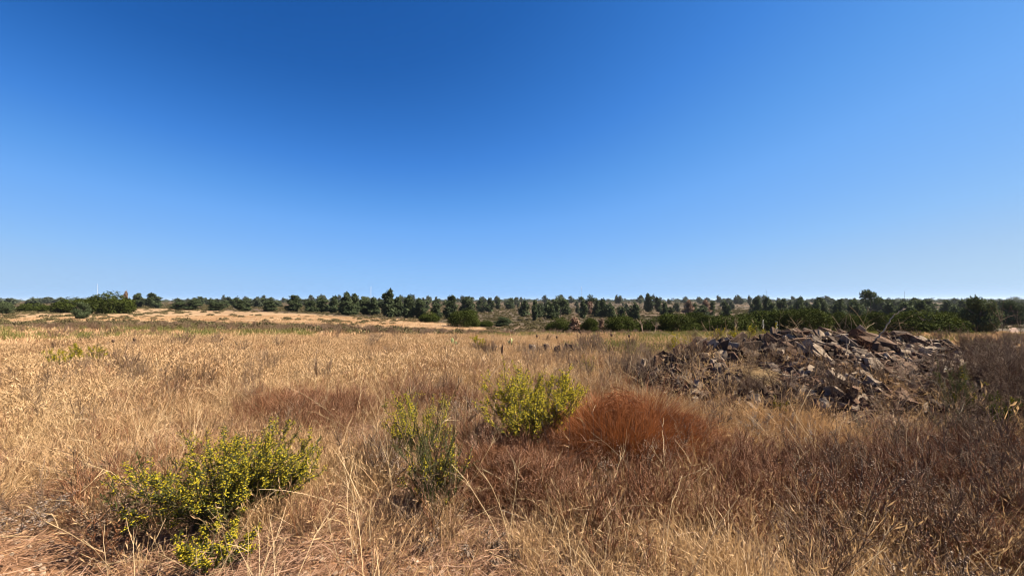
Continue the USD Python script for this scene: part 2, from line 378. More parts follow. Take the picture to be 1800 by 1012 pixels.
UsdGeom.PrimvarsAPI(gm).CreatePrimvar("tint", Sdf.ValueTypeNames.Color3fArray, "vertex").Set(Vt.Vec3fArray.FromNumpy(ground_tint(gx, gy).astype(np.float32)))
tag(gm.GetPrim(), kind="structure")

# dirt track at the far right
tp = np.array([hit(px, py)[:2] for px, py in ((1806, 600), (1790, 588), (1781, 578), (1776, 568), (1774, 560), (1772, 552), (1775, 547))])
tt = np.linspace(0, 1, 60)
tc = np.stack([np.interp(tt, np.linspace(0, 1, len(tp)), tp[:, k]) for k in (0, 1)], 1)
dirn = np.gradient(tc, axis=0)
nrm = np.stack([dirn[:, 1], -dirn[:, 0]], 1) / np.linalg.norm(dirn, axis=1, keepdims=True)
wd = np.linspace(.3, .8, 60)[:, None]
e = [tc + nrm * wd * s for s in (-1, -.5, 0, .5, 1)]
tv = np.stack(e, 1).reshape(-1, 2)
tv = np.column_stack([tv, terrain(tv[:, 0], tv[:, 1]) + .07])
i, j = np.meshgrid(np.arange(59), np.arange(4), indexing="ij")
q = np.stack([i * 5 + j, i * 5 + j + 1, (i + 1) * 5 + j + 1, (i + 1) * 5 + j], -1).reshape(-1, 4)
obj("dirt_track", (tv, q), "track_soil", smooth=True, kind="structure")

# ---------------------------------------------------------------- grass and weeds in mass
rng = np.random.default_rng(7)
def sector(n, r0, r1, a0=-64, a1=64, power=2.0):
    r = (rng.uniform(r0 ** power, r1 ** power, n)) ** (1 / power)
    a = np.radians(rng.uniform(a0, a1, n))
    return r * np.sin(a), r * np.cos(a)

def tuft(n, r, hmin, hmax, w, seed, lean=.25, bend=.35, heads=.4, segs=3):
    g = np.random.default_rng(seed)
    rr, a = r * np.sqrt(g.uniform(0, 1, n)), g.uniform(0, 2 * np.pi, n)
    base = np.stack([rr * np.cos(a), rr * np.sin(a), np.full(n, -.02)], 1)
    h = g.uniform(hmin, hmax, n) * g.uniform(.6, 1, n)
    hd = a + g.normal(size=n) * .9
    m1, c = ribbons(base, hd, h, np.abs(g.normal(size=n)) * lean, g.normal(size=n) * bend, w * g.uniform(.6, 1.3, n), segs, wdir=g.uniform(0, np.pi, n))
    k = g.uniform(0, 1, n) < heads
    parts = [m1]
    if k.any():
        tip = c[k][:, -1]
        dd = c[k][:, -1] - c[k][:, -2]
        for o in range(2):
            off = tip - dd * (.35 * o)
            parts.append(leaves(off, dd / np.linalg.norm(dd, axis=1, keepdims=True) + g.normal(size=dd.shape) * .35, g.uniform(.03, .06, len(tip)) * (w / .004) ** .5, w * 1.6, g))
    return cat_mesh(parts)

def weed(seed, h=.4, stems=7, side=9, r=.0018, buds_r=.004, spread=.5, nb=2, wob=.1):
    """Wiry dry weed: thin upright stems, branchlets, seed heads."""
    g = np.random.default_rng(seed)
    lines, bp = [], []
    for _ in range(stems):
        a = g.uniform(0, 2 * np.pi)
        s = abs(g.normal()) * spread
        L = h * g.uniform(.6, 1.1)
        st = wander((.04 * math.cos(a), .04 * math.sin(a), -.02), (math.cos(a) * s, math.sin(a) * s, 1), L, 4, g, wob)
        lines.append((st, r * 1.5, r * .7))
        for _ in range(side):
            p, d = along(st, g.uniform(.25, 1))
            b = wander(p, d / np.linalg.norm(d) + g.normal(size=3) * .55, L * g.uniform(.12, .35), 2, g, .2, .1)
            lines.append((b, r, r * .5))
            for q_ in range(nb):
                bp.append(along(b, g.uniform(.35, 1))[0])
    return cat_mesh([tubes(lines), buds(np.array(bp), buds_r * g.uniform(.6, 1.4, len(bp)), g)])

def keep(prob):
    return rng.uniform(0, 1, len(prob)) < prob

straw_n = [tuft(50, .12, .18, .42, .0048, 100 + k, .42, .55) for k in range(6)] + [tuft(30, .16, .12, .3, .004, 110 + k, .9, .5, .2) for k in range(3)]
straw_f = [tuft(64, .30, .16, .36, .012, 130 + k, .42, .5, segs=2) for k in range(5)]
straw_ff = [tuft(70, .9, .14, .32, .035, 140 + k, .5, .4, segs=2, heads=0) for k in range(4)]

def on_surface(x, y, dz=0):
    return np.stack([x, y, surface(x, y) + dz], 1)

# near field
x, y = sector(9000, 1.5, 8.0, power=1.6)
px, py, field, heath, pale, rust, brown, bare = zones(x, y)
hh = heap_height(x, y)
patch = smooth(.34, .58, fb(x, y, 1.6, 41))
k = keep((.14 + .86 * patch) * np.clip(1 - rust * .75 - brown * .4 - bare * .93, .02, 1) * np.where(hh > .05, .15, 1))
scatter_inst("dry_grass", straw_n, "straw", on_surface(x[k], y[k]), rng, "pale golden dry grass standing across the near field", "grass", lean=.16, scale=(.7, 1.15), tilt=.2, szmul=.6 + .85 * fb(x[k], y[k], .9, 61))
x, y = sector(26000, 7.5, 24.0, power=1.5)
px, py, field, heath, pale, rust, brown, bare = zones(x, y)
hh = heap_height(x, y)
patch = smooth(.3, .55, fb(x, y, .6, 42))
k = keep((.2 + .8 * patch) * np.clip(1 - rust * .8 - brown * .7, .05, 1) * field * (hh < .1))
scatter_inst("dry_grass", straw_f, "straw", on_surface(x[k], y[k]), rng, "pinkish straw coloured grass filling the middle of the field", "grass", lean=.16, scale=(.6, 1.1), tilt=.2, szmul=.5 + 1.05 * fb(x[k], y[k], .45, 62))
x, y = sector(14000, 22, 130.0, power=1.35)
px, py, field, heath, pale, rust, brown, bare = zones(x, y)
k = keep(np.clip(field * .9 + pale * .9 * (px < 930), 0, 1) * (.35 + .65 * smooth(.3, .5, fb(x, y, .12, 43))))
scatter_inst("dry_grass", straw_ff, "straw_far", on_surface(x[k], y[k]), rng, "bleached grass on the far edge of the field and the pale slope beyond", "grass", scale=(.6, 1.1))

# litter of fallen straw on the ground
def mat_of_straw(n, r, w, seed):
    g = np.random.default_rng(seed)
    c = g.normal(size=(n, 3)) * np.array([r, r, .012]) + np.array([0, 0, .02])
    a = g.uniform(0, 2 * np.pi, n)
    d = np.stack([np.cos(a), np.sin(a), g.normal(size=n) * .25], 1)
    L = g.uniform(.04, .2, n)
    return tubes([(np.stack([c[i] - d[i] * L[i] / 2, c[i] + g.normal(size=3) * .006, c[i] + d[i] * L[i] / 2]), w * .6, w * .4) for i in range(n)])
litter = [mat_of_straw(70, .17, .0028, 150 + k) for k in range(5)]
x, y = sector(5200, 1.5, 8.5, power=1.5)
px, py, field, heath, pale, rust, brown, bare = zones(x, y)
k = keep((.3 + .6 * smooth(.35, .6, fb(x, y, 1.0, 44))) * np.clip(1 - .75 * bare * smooth(420, 100, px), .1, 1))
scatter_inst("straw_litter", litter, "litter", on_surface(x[k], y[k]), rng, "fallen dry stalks matted on the soil in the foreground", "dead grass", tilt=.06)

# rust coloured wiry weeds
rusty = [weed(160 + k, .36, 9, 12, .0016, .0042) for k in range(5)]
x, y = sector(7000, 1.6, 9.5, power=1.6)
px, py, field, heath, pale, rust, brown, bare = zones(x, y)
hh = heap_height(x, y)
k = keep(np.clip(rust * 1.1 + .05 + brown * .2, 0, 1) * np.clip(1 - bare, .05, 1) * np.where(hh > .05, .25, 1))
scatter_inst("rust_weed", rusty, "rust", on_surface(x[k], y[k]), rng, "rust red wiry weeds in patches through the straw", "weeds", scale=(.6, 1.2))
rusty_f = [weed(170 + k, .36, 14, 8, .004, .009, .8) for k in range(3)]
x, y = sector(6000, 8.5, 24, power=1.5)
px, py, field, heath, pale, rust, brown, bare = zones(x, y)
k = keep(np.clip(rust * .6 + .04 * smooth(.45, .6, fb(x, y, .35, 46)), 0, 1) * field * (heap_height(x, y) < .1))
scatter_inst("rust_weed", rusty_f, "rust", on_surface(x[k], y[k]), rng, "reddish brown weeds further out among the pink straw", "weeds", scale=(.6, 1.2))

# dark brown dead weeds, thick on the right and over the heap's foot
browny = [weed(180 + k, .5, 8, 14, .0022, .006, .45, 3) for k in range(5)]
x, y = sector(6500, 1.8, 14, power=1.5)
px, py, field, heath, pale, rust, brown, bare = zones(x, y)
hh = heap_height(x, y)
k = keep(np.clip(brown * .3 + .03 + .22 * (hh > .03) * (hh < .62), 0, 1) * np.clip(1 - bare, .05, 1) * np.where(hh > .8, .2, 1) * (1 - .6 * ell(px, py, 1560, 690, 150, 80)))
scatter_inst("brown_weed", browny, "brown_weed", on_surface(x[k], y[k]), rng, "dark brown dead weeds with seed heads on the right and round the heap", "weeds", scale=(.5, 1.1))
browny_f = [weed(190 + k, .5, 16, 9, .006, .014, .7, 2) for k in range(3)]
x, y = sector(9000, 12, 60, power=1.3)
px, py, field, heath, pale, rust, brown, bare = zones(x, y)
k = keep(np.clip(brown * .4 + .035 + heath * .5, 0, 1) * (field + heath))
scatter_inst("brown_weed", browny_f, "brown_weed", on_surface(x[k], y[k]), rng, "brown dead weeds thinning out towards the edge of the field", "weeds", scale=(.5, 1.1))

# yellowish green low weeds
green_f = [tuft(60, .35, .18, .5, .016, 200 + k, .4, .3, .6, 2) for k in range(3)]
x, y = sector(9000, 9.5, 60, power=1.3)
px, py, field, heath, pale, rust, brown, bare = zones(x, y)
gm_ = np.clip(.5 * smooth(.5, .62, fb(x, y, .1, 48)) * smooth(612, 592, py) + 1.0 * ell(px, py, 1220, 612, 190, 24) + .6 * ell(px, py, 450, 590, 120, 6) + .5 * ell(px, py, 230, 578, 40, 6) + .5 * ell(px, py, 1560, 600, 60, 14), 0, 1)
k = keep(gm_ * (field + heath * .6) * (heap_height(x, y) < .05))
scatter_inst("green_weed", green_f, "olive_weed", on_surface(x[k], y[k]), rng, "yellowish green low weeds along the far edge of the field", "weeds", scale=(.6, 1.1))

# heath beyond the field
def clump(n, r, h, s, seed):
    g = np.random.default_rng(seed)
    d = g.normal(size=(n, 3))
    d /= np.linalg.norm(d, axis=1, keepdims=True)
    d[:, 2] = np.abs(d[:, 2])
    p = d * np.array([r, r, h]) * (g.uniform(.45, 1, n) ** .5)[:, None] * (.75 + .5 * meshkit.noise(d * 2.2 + seed, seed))[:, None]
    return leaves(p, d * .3 + g.normal(size=(n, 3)) * .9, s * g.uniform(.6, 1.4, n), s * .55, g, .12, d + g.normal(size=(n, 3)) * .45)
heathp = [clump(170, .5, .22, .15, 210 + k) for k in range(5)]
x, y = sector(16000, 24, 420, power=1.25)
px, py, field, heath, pale, rust, brown, bare = zones(x, y)
k = keep(np.clip(heath * .55 + (1 - field - heath - pale) * .9 * (.3 + .7 * smooth(.4, .52, fb(x, y, 1 / 30., 50))) + pale * .5 * smooth(.45, .62, fb(x, y, 1 / 9., 52)), 0, 1) * np.where(px > 930, smooth(56, 70, y), 1))
scatter_inst("heath", heathp, "heath", on_surface(x[k], y[k]), rng, "dark brown heath covering the ground between the field and the trees", "heath", scale=(.5, 1.5), szmul=1 + np.hypot(x[k], y[k]) / 400)
heath_far = [clump(120, 1.6, .8, .5, 220 + k) for k in range(4)]
x, y = sector(15000, 280, 1700, power=1.2)
k = keep(.45 + .5 * smooth(.45, .6, fb(x, y, 1 / 120., 51)))
scatter_inst("heath", heath_far, "heath", on_surface(x[k], y[k]), rng, "far scrub spread over the reddish hillside under the scattered trees", "heath", scale=(.6, 1.4))
far_wood = [clump(220, 9, 7.5, 2.0, 230 + k) for k in range(3)]
x, y = sector(4200, 1050, 6000, power=1.0)
scatter_inst("distant_woodland", far_wood, "far_leaf", on_surface(x, y), rng, "low dark woodland along the horizon reading as one band", "woodland", scale=(.6, 1.3))

# pebbles on the bare soil
def stone_mesh(n, thick, seed, jag=.3, aspect=.65):
    """Irregular broken slab, unit length, with worn upper and lower edges."""
    g = np.random.default_rng(seed)
    a = np.sort(np.linspace(0, 2 * np.pi, n, endpoint=False) + g.uniform(-.35, .35, n) * 2 * np.pi / n * 1.2)
    r = 1 - g.uniform(0, jag, n)
    ring = np.stack([np.cos(a) * r * .5, np.sin(a) * r * .5 * aspect], 1)
    def lay(s, z, jit):
        return np.column_stack([ring * s + g.normal(size=ring.shape) * jit, z + g.normal(size=n) * thick * .10 + ring[:, 0] * g.normal() * thick * .25])
    L = [lay(.86, -thick / 2, .012), lay(1.0, -thick * .28, .01), lay(.99, thick * .28, .012), lay(.88, thick / 2, .012)]
    v = np.vstack(L + [L[0].mean(0)[None] - [0, 0, thick * .04], L[3].mean(0)[None] + [0, 0, thick * .06]])
    f = []
    for k in range(3):
        for i in range(n):
            p, q_ = k * n + i, k * n + (i + 1) % n
            f += [(p, q_, q_ + n), (p, q_ + n, p + n)]
    for i in range(n):
        f += [(4 * n, (i + 1) % n, i), (4 * n + 1, 3 * n + i, 3 * n + (i + 1) % n)]
    return v, np.array(f)
peb = [(stone_mesh(6, .55, 240 + k, .35, .8)[0] * .04, stone_mesh(6, .55, 240 + k, .35, .8)[1]) for k in range(5)]
x, y = sector(6500, 1.5, 6.5, power=1.4)
px, py, field, heath, pale, rust, brown, bare = zones(x, y)
k = keep(np.clip(bare * .9 + .05, 0, 1))
scatter_inst("pebbles", peb, "pebble", on_surface(x[k], y[k], .004), rng, "small pale stones scattered over the bare red soil", "pebbles", scale=(.25, 1.2), tilt=.4)
clod = [(stone_mesh(7, .6, 260 + k, .3, .85)[0] * .05, stone_mesh(7, .6, 260 + k, .3, .85)[1]) for k in range(4)]
rough_mat("clod_soil", (.10, .052, .028), (.16, .088, .05), 6, c2=(.21, .12, .072), bump=.8)
x, y = sector(5000, 1.5, 7.5, power=1.4)
px, py, field, heath, pale, rust, brown, bare = zones(x, y)
k = keep(np.clip(bare * .8 + .15, 0, 1))
scatter_inst("soil_clods", clod, "clod_soil", on_surface(x[k], y[k], -.004), rng, "reddish crumbs of dry soil on the bare foreground", "soil", scale=(.2, 1.1), tilt=.5)
def bent(seed):
    g = np.random.default_rng(seed)
    L = []
    for _ in range(5):
        a = g.normal() * .9 + (0 if g.uniform() < .7 else math.pi)
        st = wander((g.normal() * .05, g.normal() * .05, -.02), (math.cos(a) * g.uniform(.3, 1.4), math.sin(a) * .6, 1), g.uniform(.35, .75), 5, g, .08, -.10)
        L.append((st, .0022, .0010))
        for _ in range(2):
            p, d = along(st, g.uniform(.5, .95))
            L.append((wander(p, d / np.linalg.norm(d) + g.normal(size=3) * .45, g.uniform(.06, .16), 2, g, .15), .0013, .0007))
    return tubes(L)
plant("stalk", [(0, (.34, .24, .13)), (.6, (.60, .46, .28)), (1, (.80, .68, .48))], .1)
x, y = sector(1500, 1.7, 10, power=1.4)
px, py, field, heath, pale, rust, brown, bare = zones(x, y)
k = keep(.18 + .3 * rust + .3 * brown + .35 * smooth(.5, .65, fb(x, y, .8, 71)))
scatter_inst("bent_stalk", [bent(280 + q_) for q_ in range(7)], "stalk", on_surface(x[k], y[k]), rng, "long pale bent stalks tangled over the weeds and straw", "dead grass", scale=(.6, 1.25), tilt=.25)

# ---------------------------------------------------------------- the rubble heap
hx, hy = np.meshgrid(np.arange(1.7, 11.2, .06), np.arange(4.0, 10.6, .06), indexing="ij")
hz = heap_height(hx, hy)
up_ = hz - terrain(hx, hy)
ok = up_ > -.06
nx_, ny_ = hx.shape
i, j = np.meshgrid(np.arange(nx_ - 1), np.arange(ny_ - 1), indexing="ij")
q = np.stack([i * ny_ + j, (i + 1) * ny_ + j, (i + 1) * ny_ + j + 1, i * ny_ + j + 1], -1).reshape(-1, 4)
q = q[ok.ravel()[q].any(1)]
ids = np.unique(q)
re_ = np.full(nx_ * ny_, -1)
re_[ids] = np.arange(len(ids))
hv = np.stack([hx.ravel(), hy.ravel(), np.maximum(hz, terrain(hx, hy) - .25).ravel()], 1)[ids]
heap = thing("rubble_heap", "long waist high heap of broken slate, earth and dead weeds right of centre", "rubble heap")
obj("mound", (hv, re_[q]), "heap_earth", heap, smooth=True)

def frame(n, a):
    n = np.asarray(n, float) / np.linalg.norm(n)
    a = np.asarray(a, float) - n * np.dot(a, n)
    a /= np.linalg.norm(a)
    return np.stack([a, np.cross(n, a), n], 1)

srng = np.random.default_rng(91)
def slab_at(c, n, a, L, aspect, thick, seed, sides=7, jag=.35):
    v, f = stone_mesh(sides, thick, seed, jag, aspect)
    return (v * L) @ frame(n, a).T + np.asarray(c), f

# stones of the heap: the largest are single parts, the crumbs one part
cand = []
while len(cand) < 5200:
    k = srng.integers(0, len(RID) - 1) if srng.uniform() < .62 else srng.integers(0, 4)
    a, b = RID[k], RID[k + 1]
    t = srng.uniform()
    base = a + (b - a) * t
    back = srng.exponential(.32) * srng.choice([-1, -1, -1, 1]) if srng.uniform() < .3 else -srng.uniform(0, 2.3)
    x0, y0 = base[0] + srng.normal() * .12 - .1 * back, base[1] + back
    h0 = float(heap_height(x0, y0))
    if h0 < float(terrain(x0, y0)) + .02:
        continue
    right = smooth(4.2, 5.4, base[0])
    near_ridge = math.exp(-abs(back) / .5)
    L = (.09 + .38 * srng.uniform() ** 2.6 + .14 * srng.uniform() * near_ridge) * (1 if near_ridge > .3 else .75)
    nl = np.array([-.25, -.65, .55]) * (1 - right) + np.array([.42, -.18, .85]) * right + srng.normal(size=3) * (.5 - .05 * right)
    if nl[2] < .05:
        nl[2] = .1
    al = np.array([.8, .1, -.25]) * right + np.array([.3, .1, .8]) * (1 - right) + srng.normal(size=3) * .5
    if k < 4:
        L = max(L, .13) * 1.15
    cand.append((L, np.array([x0, y0, h0 + L * (.22 if k < 4 else .12)]), nl, al))
cand.sort(key=lambda s: -s[0])
smats = ["slate_dark", "slate_dark", "slate_dark", "slate_grey", "slate_brown", "slate_brown", "slate_brown", "slate_pale"]
for k, (L, c, n, a) in enumerate(cand[:300]):
    v, f = slab_at(c, n, a, L, srng.uniform(.3, .85), srng.uniform(.04, .13), 1000 + k, int(srng.integers(5, 8)))
    obj("stone", (v, f), smats[srng.integers(0, len(smats))], heap)
for mname in ("slate_dark", "slate_brown", "slate_pale"):
    sub = [s for i_, s in enumerate(cand[300:]) if ("slate_dark", "slate_brown", "slate_pale")[i_ % 3] == mname]
    obj("stone_crumbs", cat_mesh([slab_at(c, n, a, L * .8, .65, srng.uniform(.15, .4), 3000 + k, 5) for k, (L, c, n, a) in enumerate(sub)]), mname, heap, kind="stuff")

BIG = [  # px, py, length in px, aspect, thickness, material, image angle of the long axis (clockwise), normal, label
    (1187, 648, 58, .62, .16, "slate_dark", 4, (-.1, -.95, .25), "broad dark slab standing at the left end of the heap, grass on its top edge"),
    (1222, 664, 44, .7, .2, "slate_brown", 60, (.45, -.85, .2), "rounded brown slab with a pale rim just right of the broad dark end slab"),
    (1150, 662, 46, .5, .4, "slate_dark", 10, (-.2, -.4, .9), "low black block forming the leftmost tip of the heap"),
    (1239, 640, 32, .75, .3, "slate_grey", 70, (-.3, -.7, .5), "small grey wedge with a pale pointed tip on the left crest"),
    (1262, 663, 44, .42, .25, "slate_pale", 82, (.5, -.8, .2), "upright tan slab standing like a post in the left half of the heap"),
    (1288, 640, 54, .55, .3, "slate_brown", 75, (-.55, -.8, .2), "tall dark brown slab leaning left, highest in the left half"),
    (1302, 634, 40, .25, .3, "slate_pale", 80, (.7, -.6, .3), "narrow pale slab edge against the tall brown leaning slab"),
    (1318, 634, 38, .7, .2, "slate_brown", 35, (.35, -.85, .3), "dark brown slab with curved pale right edge right of the narrow pale one"),
    (1376, 600, 42, .4, .22, "slate_brown", 18, (.2, -.35, .9), "pinkish brown slab lying on the crest where the high part begins"),
    (1398, 600, 40, .35, .2, "slate_pale", 18, (.3, -.3, .9), "pale thin slab lying beside the pinkish slab on the crest"),
    (1385, 618, 56, .38, .3, "slate_brown", 32, (.1, -.85, .5), "long rust brown slab sloping right under the pinkish crest slab"),
    (1437, 628, 58, .58, .22, "slate_pale", 36, (.35, -.62, .7), "largest pale slab, lit and tilted right, below the crest"),
    (1425, 592, 44, .5, .3, "slate_dark", 12, (.15, -.6, .8), "dark blocky slab on the highest part of the crest, left side"),
    (1455, 590, 46, .45, .25, "slate_grey", 16, (.35, -.35, .85), "grey slab with bright upper face in the middle of the high crest"),
    (1484, 594, 48, .36, .24, "slate_grey", 12, (.3, -.3, .9), "long grey slab lying flat at the right end of the high crest"),
    (1462, 606, 34, .6, .3, "slate_dark", 25, (.3, -.7, .6), "black slab tucked under the grey slabs of the high crest"),
    (1476, 622, 36, .55, .25, "slate_brown", 28, (.3, -.6, .7), "brown slab right of the largest pale slab"),
    (1534, 608, 86, .28, .2, "slate_brown", 27, (.2, -.62, .75), "very long brown slab slanting down right under the pale branch"),
    (1538, 652, 56, .55, .2, "slate_pale", 42, (.1, -.9, .35), "triangular tan slab in the middle of the right slope"),
    (1513, 667, 32, .65, .45, "slate_pale", 40, (.3, -.6, .7), "rounded pale block left of the triangular tan slab"),
    (1600, 618, 26, .6, .4, "slate_pale", 60, (.3, -.8, .4), "pale upright stone on the second crest further right"),
    (1618, 610, 40, .35, .25, "slate_grey", 24, (.35, -.4, .8), "thin grey slab sloping right along the second crest"),
    (1632, 628, 44, .3, .22, "slate_pale", 22, (.35, -.45, .8), "pale thin slab lowest on the second crest"),
    (1580, 597, 44, .5, .3, "slate_dark", 8, (.1, -.6, .8), "dark slab at the left end of the second crest"),
    (1508, 694, 36, .45, .2, "slate_dark", 36, (.3, -.75, .5), "black slab half buried low on the right slope"),
    (1340, 702, 36, .4, .22, "slate_pale", 40, (.3, -.7, .6), "tan slab lying below the bleached grass on the heap"),
    (1396, 737, 42, .45, .25, "slate_pale", 44, (.35, -.65, .65), "pale tan stone lowest at the foot of the heap"),
]
for k, (px, py, Lp, asp, th, mat, ang, n, label) in enumerate(BIG):
    c = hit(px, py)
    L = Lp * c[1] / FPX
    a = math.radians(ang)
    c = c + np.asarray(n) / np.linalg.norm(n) * th * L * .35 + np.array([0, 0, .03])
    v, f = slab_at(np.zeros(3), n, (math.cos(a), -.15, -math.sin(a)), L, asp, th, 5000 + k, 8, .28)
    t = thing("slate_slab", label, "stone slab", c, group="large slabs lying on the rubble heap")
    obj("slab", (v, f), mat, t)
    bits = [slab_at((math.cos(a) * L * s_, -.02 - .3 * th * L, -math.sin(a) * L * s_ - th * L * .55), n, (math.cos(a), 0, -math.sin(a)), L * .45, .6, .25, 5200 + 3 * k + m, 6) for m, s_ in enumerate((-.25, .2))]
    obj("flake", bits[0], mat, t)
for px, py, Lp, label in ((1430, 700, 22, "chalky white stone among weeds in the middle of the heap's front"), (1660, 655, 20, "chalky white stone at the right foot of the second crest"), (1372, 690, 12, "small chalky white stone beside the fallen bleached grass")):
    c = hit(px, py)
    L = Lp * c[1] / FPX
    t = obj("white_stone", slab_at(c + np.array([0, 0, .04]), (.2, -.5, .8), (1, 0, -.2), L, .7, .5, 5500 + px, 8), "white_stone")
    tag(t, label, "stone")

# ---------------------------------------------------------------- plants of their own
def flower_shrub(name, label, loc, h, spread, seed, stems=14, lean=(0, 0), bloom=.6, leafy=1.0, group="yellow flowering shrubs", cat="flowering shrub", leaf_len=.03, head=.0065, cover=.15, side=12):
    g = np.random.default_rng(seed)
    t = thing(name, label, cat, loc, group=group)
    lp, ld, fp = [], [], []
    for s in range(stems):
        a = g.uniform(0, 2 * np.pi)
        o = spread / h * math.sqrt(g.uniform(0, 1)) * .9
        L = h * g.uniform(.65, 1.0) * math.sqrt(1 + (o * .6) ** 2)
        st = wander((.05 * math.cos(a), .05 * math.sin(a), -.03), (math.cos(a) * o + lean[0], math.sin(a) * o + lean[1], 1), L, 6, g, .10, .02)
        lines = [(st, .0055, .0022)]
        for _ in range(int(side * leafy)):
            u = g.uniform(cover, .98)
            p, d = along(st, u)
            d = d / np.linalg.norm(d)
            b = wander(p, d * .8 + g.normal(size=3) * .5 + np.array([0, 0, .3]), L * g.uniform(.12, .30) * (1.15 - .5 * u), 3, g, .12, .12)
            lines.append((b, .0022, .0012))
            for w in np.linspace(.15, 1, int(15 * leafy)):
                pp, dd = along(b, w)
                lp.append(pp)
                ld.append(dd / np.linalg.norm(dd) * .55 + g.normal(size=3) * .55)
            if u > .35 and g.uniform() < bloom:
                for w in np.linspace(.4, 1.02, 13):
                    fp.append(along(b, w)[0] + g.normal(size=3) * .011)
        for w in np.linspace(cover, 1, int(16 * leafy)):
            pp, dd = along(st, w)
            lp.append(pp)
            ld.append(dd / np.linalg.norm(dd) * .4 + g.normal(size=3) * .6)
        if g.uniform() < bloom:
            for w in np.linspace(.78, 1.01, 14):
                fp.append(along(st, w)[0] + g.normal(size=3) * .014)
        obj("stem", tubes(lines), "green_stem", t)
    obj("leaves", leaves(np.array(lp), np.array(ld), leaf_len * g.uniform(.6, 1.4, len(lp)), leaf_len * .22, g), "shrub_leaf", t, kind="stuff")
    if fp:
        fp = np.array(fp)
        obj("flower_heads", buds(fp, head * g.uniform(.6, 1.3, len(fp)), g), "flower", t, kind="stuff")
    return t

def ground_at(px, py):
    return hit(px, py)

flower_shrub("flowering_shrub", "large sprawling shrub with yellow flowers at the left front", ground_at(395, 925), .72, .82, 301, 44, (-.12, .05), .85, head=.0066)
flower_shrub("flowering_shrub", "shrub leaning right with yellow green tips, touching the big left shrub", ground_at(450, 900), .66, .46, 302, 30, (.62, .15), .75, head=.0066)
flower_shrub("flowering_shrub", "sparse shrub with few yellow dots in shade left of the big left shrub", ground_at(285, 930), .52, .55, 303, 20, (-.18, .05), .25, .6)
flower_shrub("flowering_shrub", "lowest yellow green shrub at the bottom edge below the big left shrub", ground_at(375, 998), .28, .30, 304, 20, (.1, 0), .7, .8, leaf_len=.024)
flower_shrub("flowering_shrub", "slim shrub with one tall yellow spire in the centre", ground_at(735, 822), .80, .36, 305, 26, (-.08, .05), .9, .7, head=.0068)
flower_shrub("flowering_shrub", "round dark green shrub with hardly any flowers, centre front", ground_at(768, 900), .64, .32, 306, 36, (.02, .05), .12, 1.1, leaf_len=.02)
flower_shrub("flowering_shrub", "brightest yellow shrub, dense and tall, centre beside the rust dome", ground_at(938, 800), .96, .70, 307, 54, (.02, 0), .97, .8, cover=.3, head=.0088, side=15)
flower_shrub("flowering_shrub", "small yellow sprig between the bright shrub and the rust dome", ground_at(1015, 770), .46, .18, 308, 8, (.1, 0), .8, .7)
flower_shrub("flowering_shrub", "thin green yellow plant with long bare stalks behind the rust dome", ground_at(1030, 668), .55, .35, 309, 9, (.2, 0), .4, .5)
flower_shrub("flowering_shrub", "low yellow topped shrub in the straw at far left, left of a pair", ground_at(102, 655), .66, .5, 310, 16, (0, 0), .5, .6, head=.011, leaf_len=.04)
flower_shrub("flowering_shrub", "low yellow topped shrub in the straw at far left, right of a pair", ground_at(152, 650), .68, .5, 311, 20, (0, 0), .7, .8, head=.011, leaf_len=.04)
flower_shrub("flowering_shrub", "small clump of yellow spikes at the far edge of the field", spot(846, 14.5), .75, .35, 312, 9, (0, 0), .8, .5, head=.016, leaf_len=.05)
for k, (px, d, h, sp, lab) in enumerate(((1225, 9.6, 1.02, .35, "yellow green shrub at the left of the row behind the heap"), (1262, 9.8, 1.22, .35, "tallest yellow shrub of the row behind the heap"), (1296, 9.4, 1.1, .35, "yellow shrub third from the left behind the heap"), (1330, 9.3, 1.1, .4, "yellow green shrub at the right of the row behind the heap"), (1195, 10.5, .9, .4, "sparse yellow shrub farthest left behind the heap"))):
    flower_shrub("flowering_shrub", lab, spot(px, d), h, sp, 320 + k, 12, (0, 0), .95, .7, head=.013, leaf_len=.04)
flower_shrub("flowering_shrub", "small yellow green plant growing on the lower front of the heap", ground_at(1372, 735), .32, .16, 330, 7, (0, 0), .6, .7)
flower_shrub("green_shrub", "slender dark green upright shrub at the right", ground_at(1683, 735), .78, .10, 331, 9, (0, 0), .1, 1.2, group="green shrubs on the right", cat="green shrub", leaf_len=.022)
flower_shrub("green_shrub", "bushy yellow green shrub near the right edge", ground_at(1738, 765), .52, .22, 332, 13, (.05, 0), .12, 1.0, group="green shrubs on the right", cat="green shrub")
flower_shrub("green_shrub", "rounded olive shrub behind the dead weeds at far right", spot(1722, 10.5), .72, .4, 333, 16, (0, 0), .15, .9, group="green shrubs on the right", cat="green shrub", leaf_len=.045)
flower_shrub("green_shrub", "pale green sprout low among the rust weeds in front of the heap", ground_at(1250, 815), .22, .08, 334, 5, (0, 0), 0, .8, group="green shrubs on the right", cat="green shrub", leaf_len=.02)

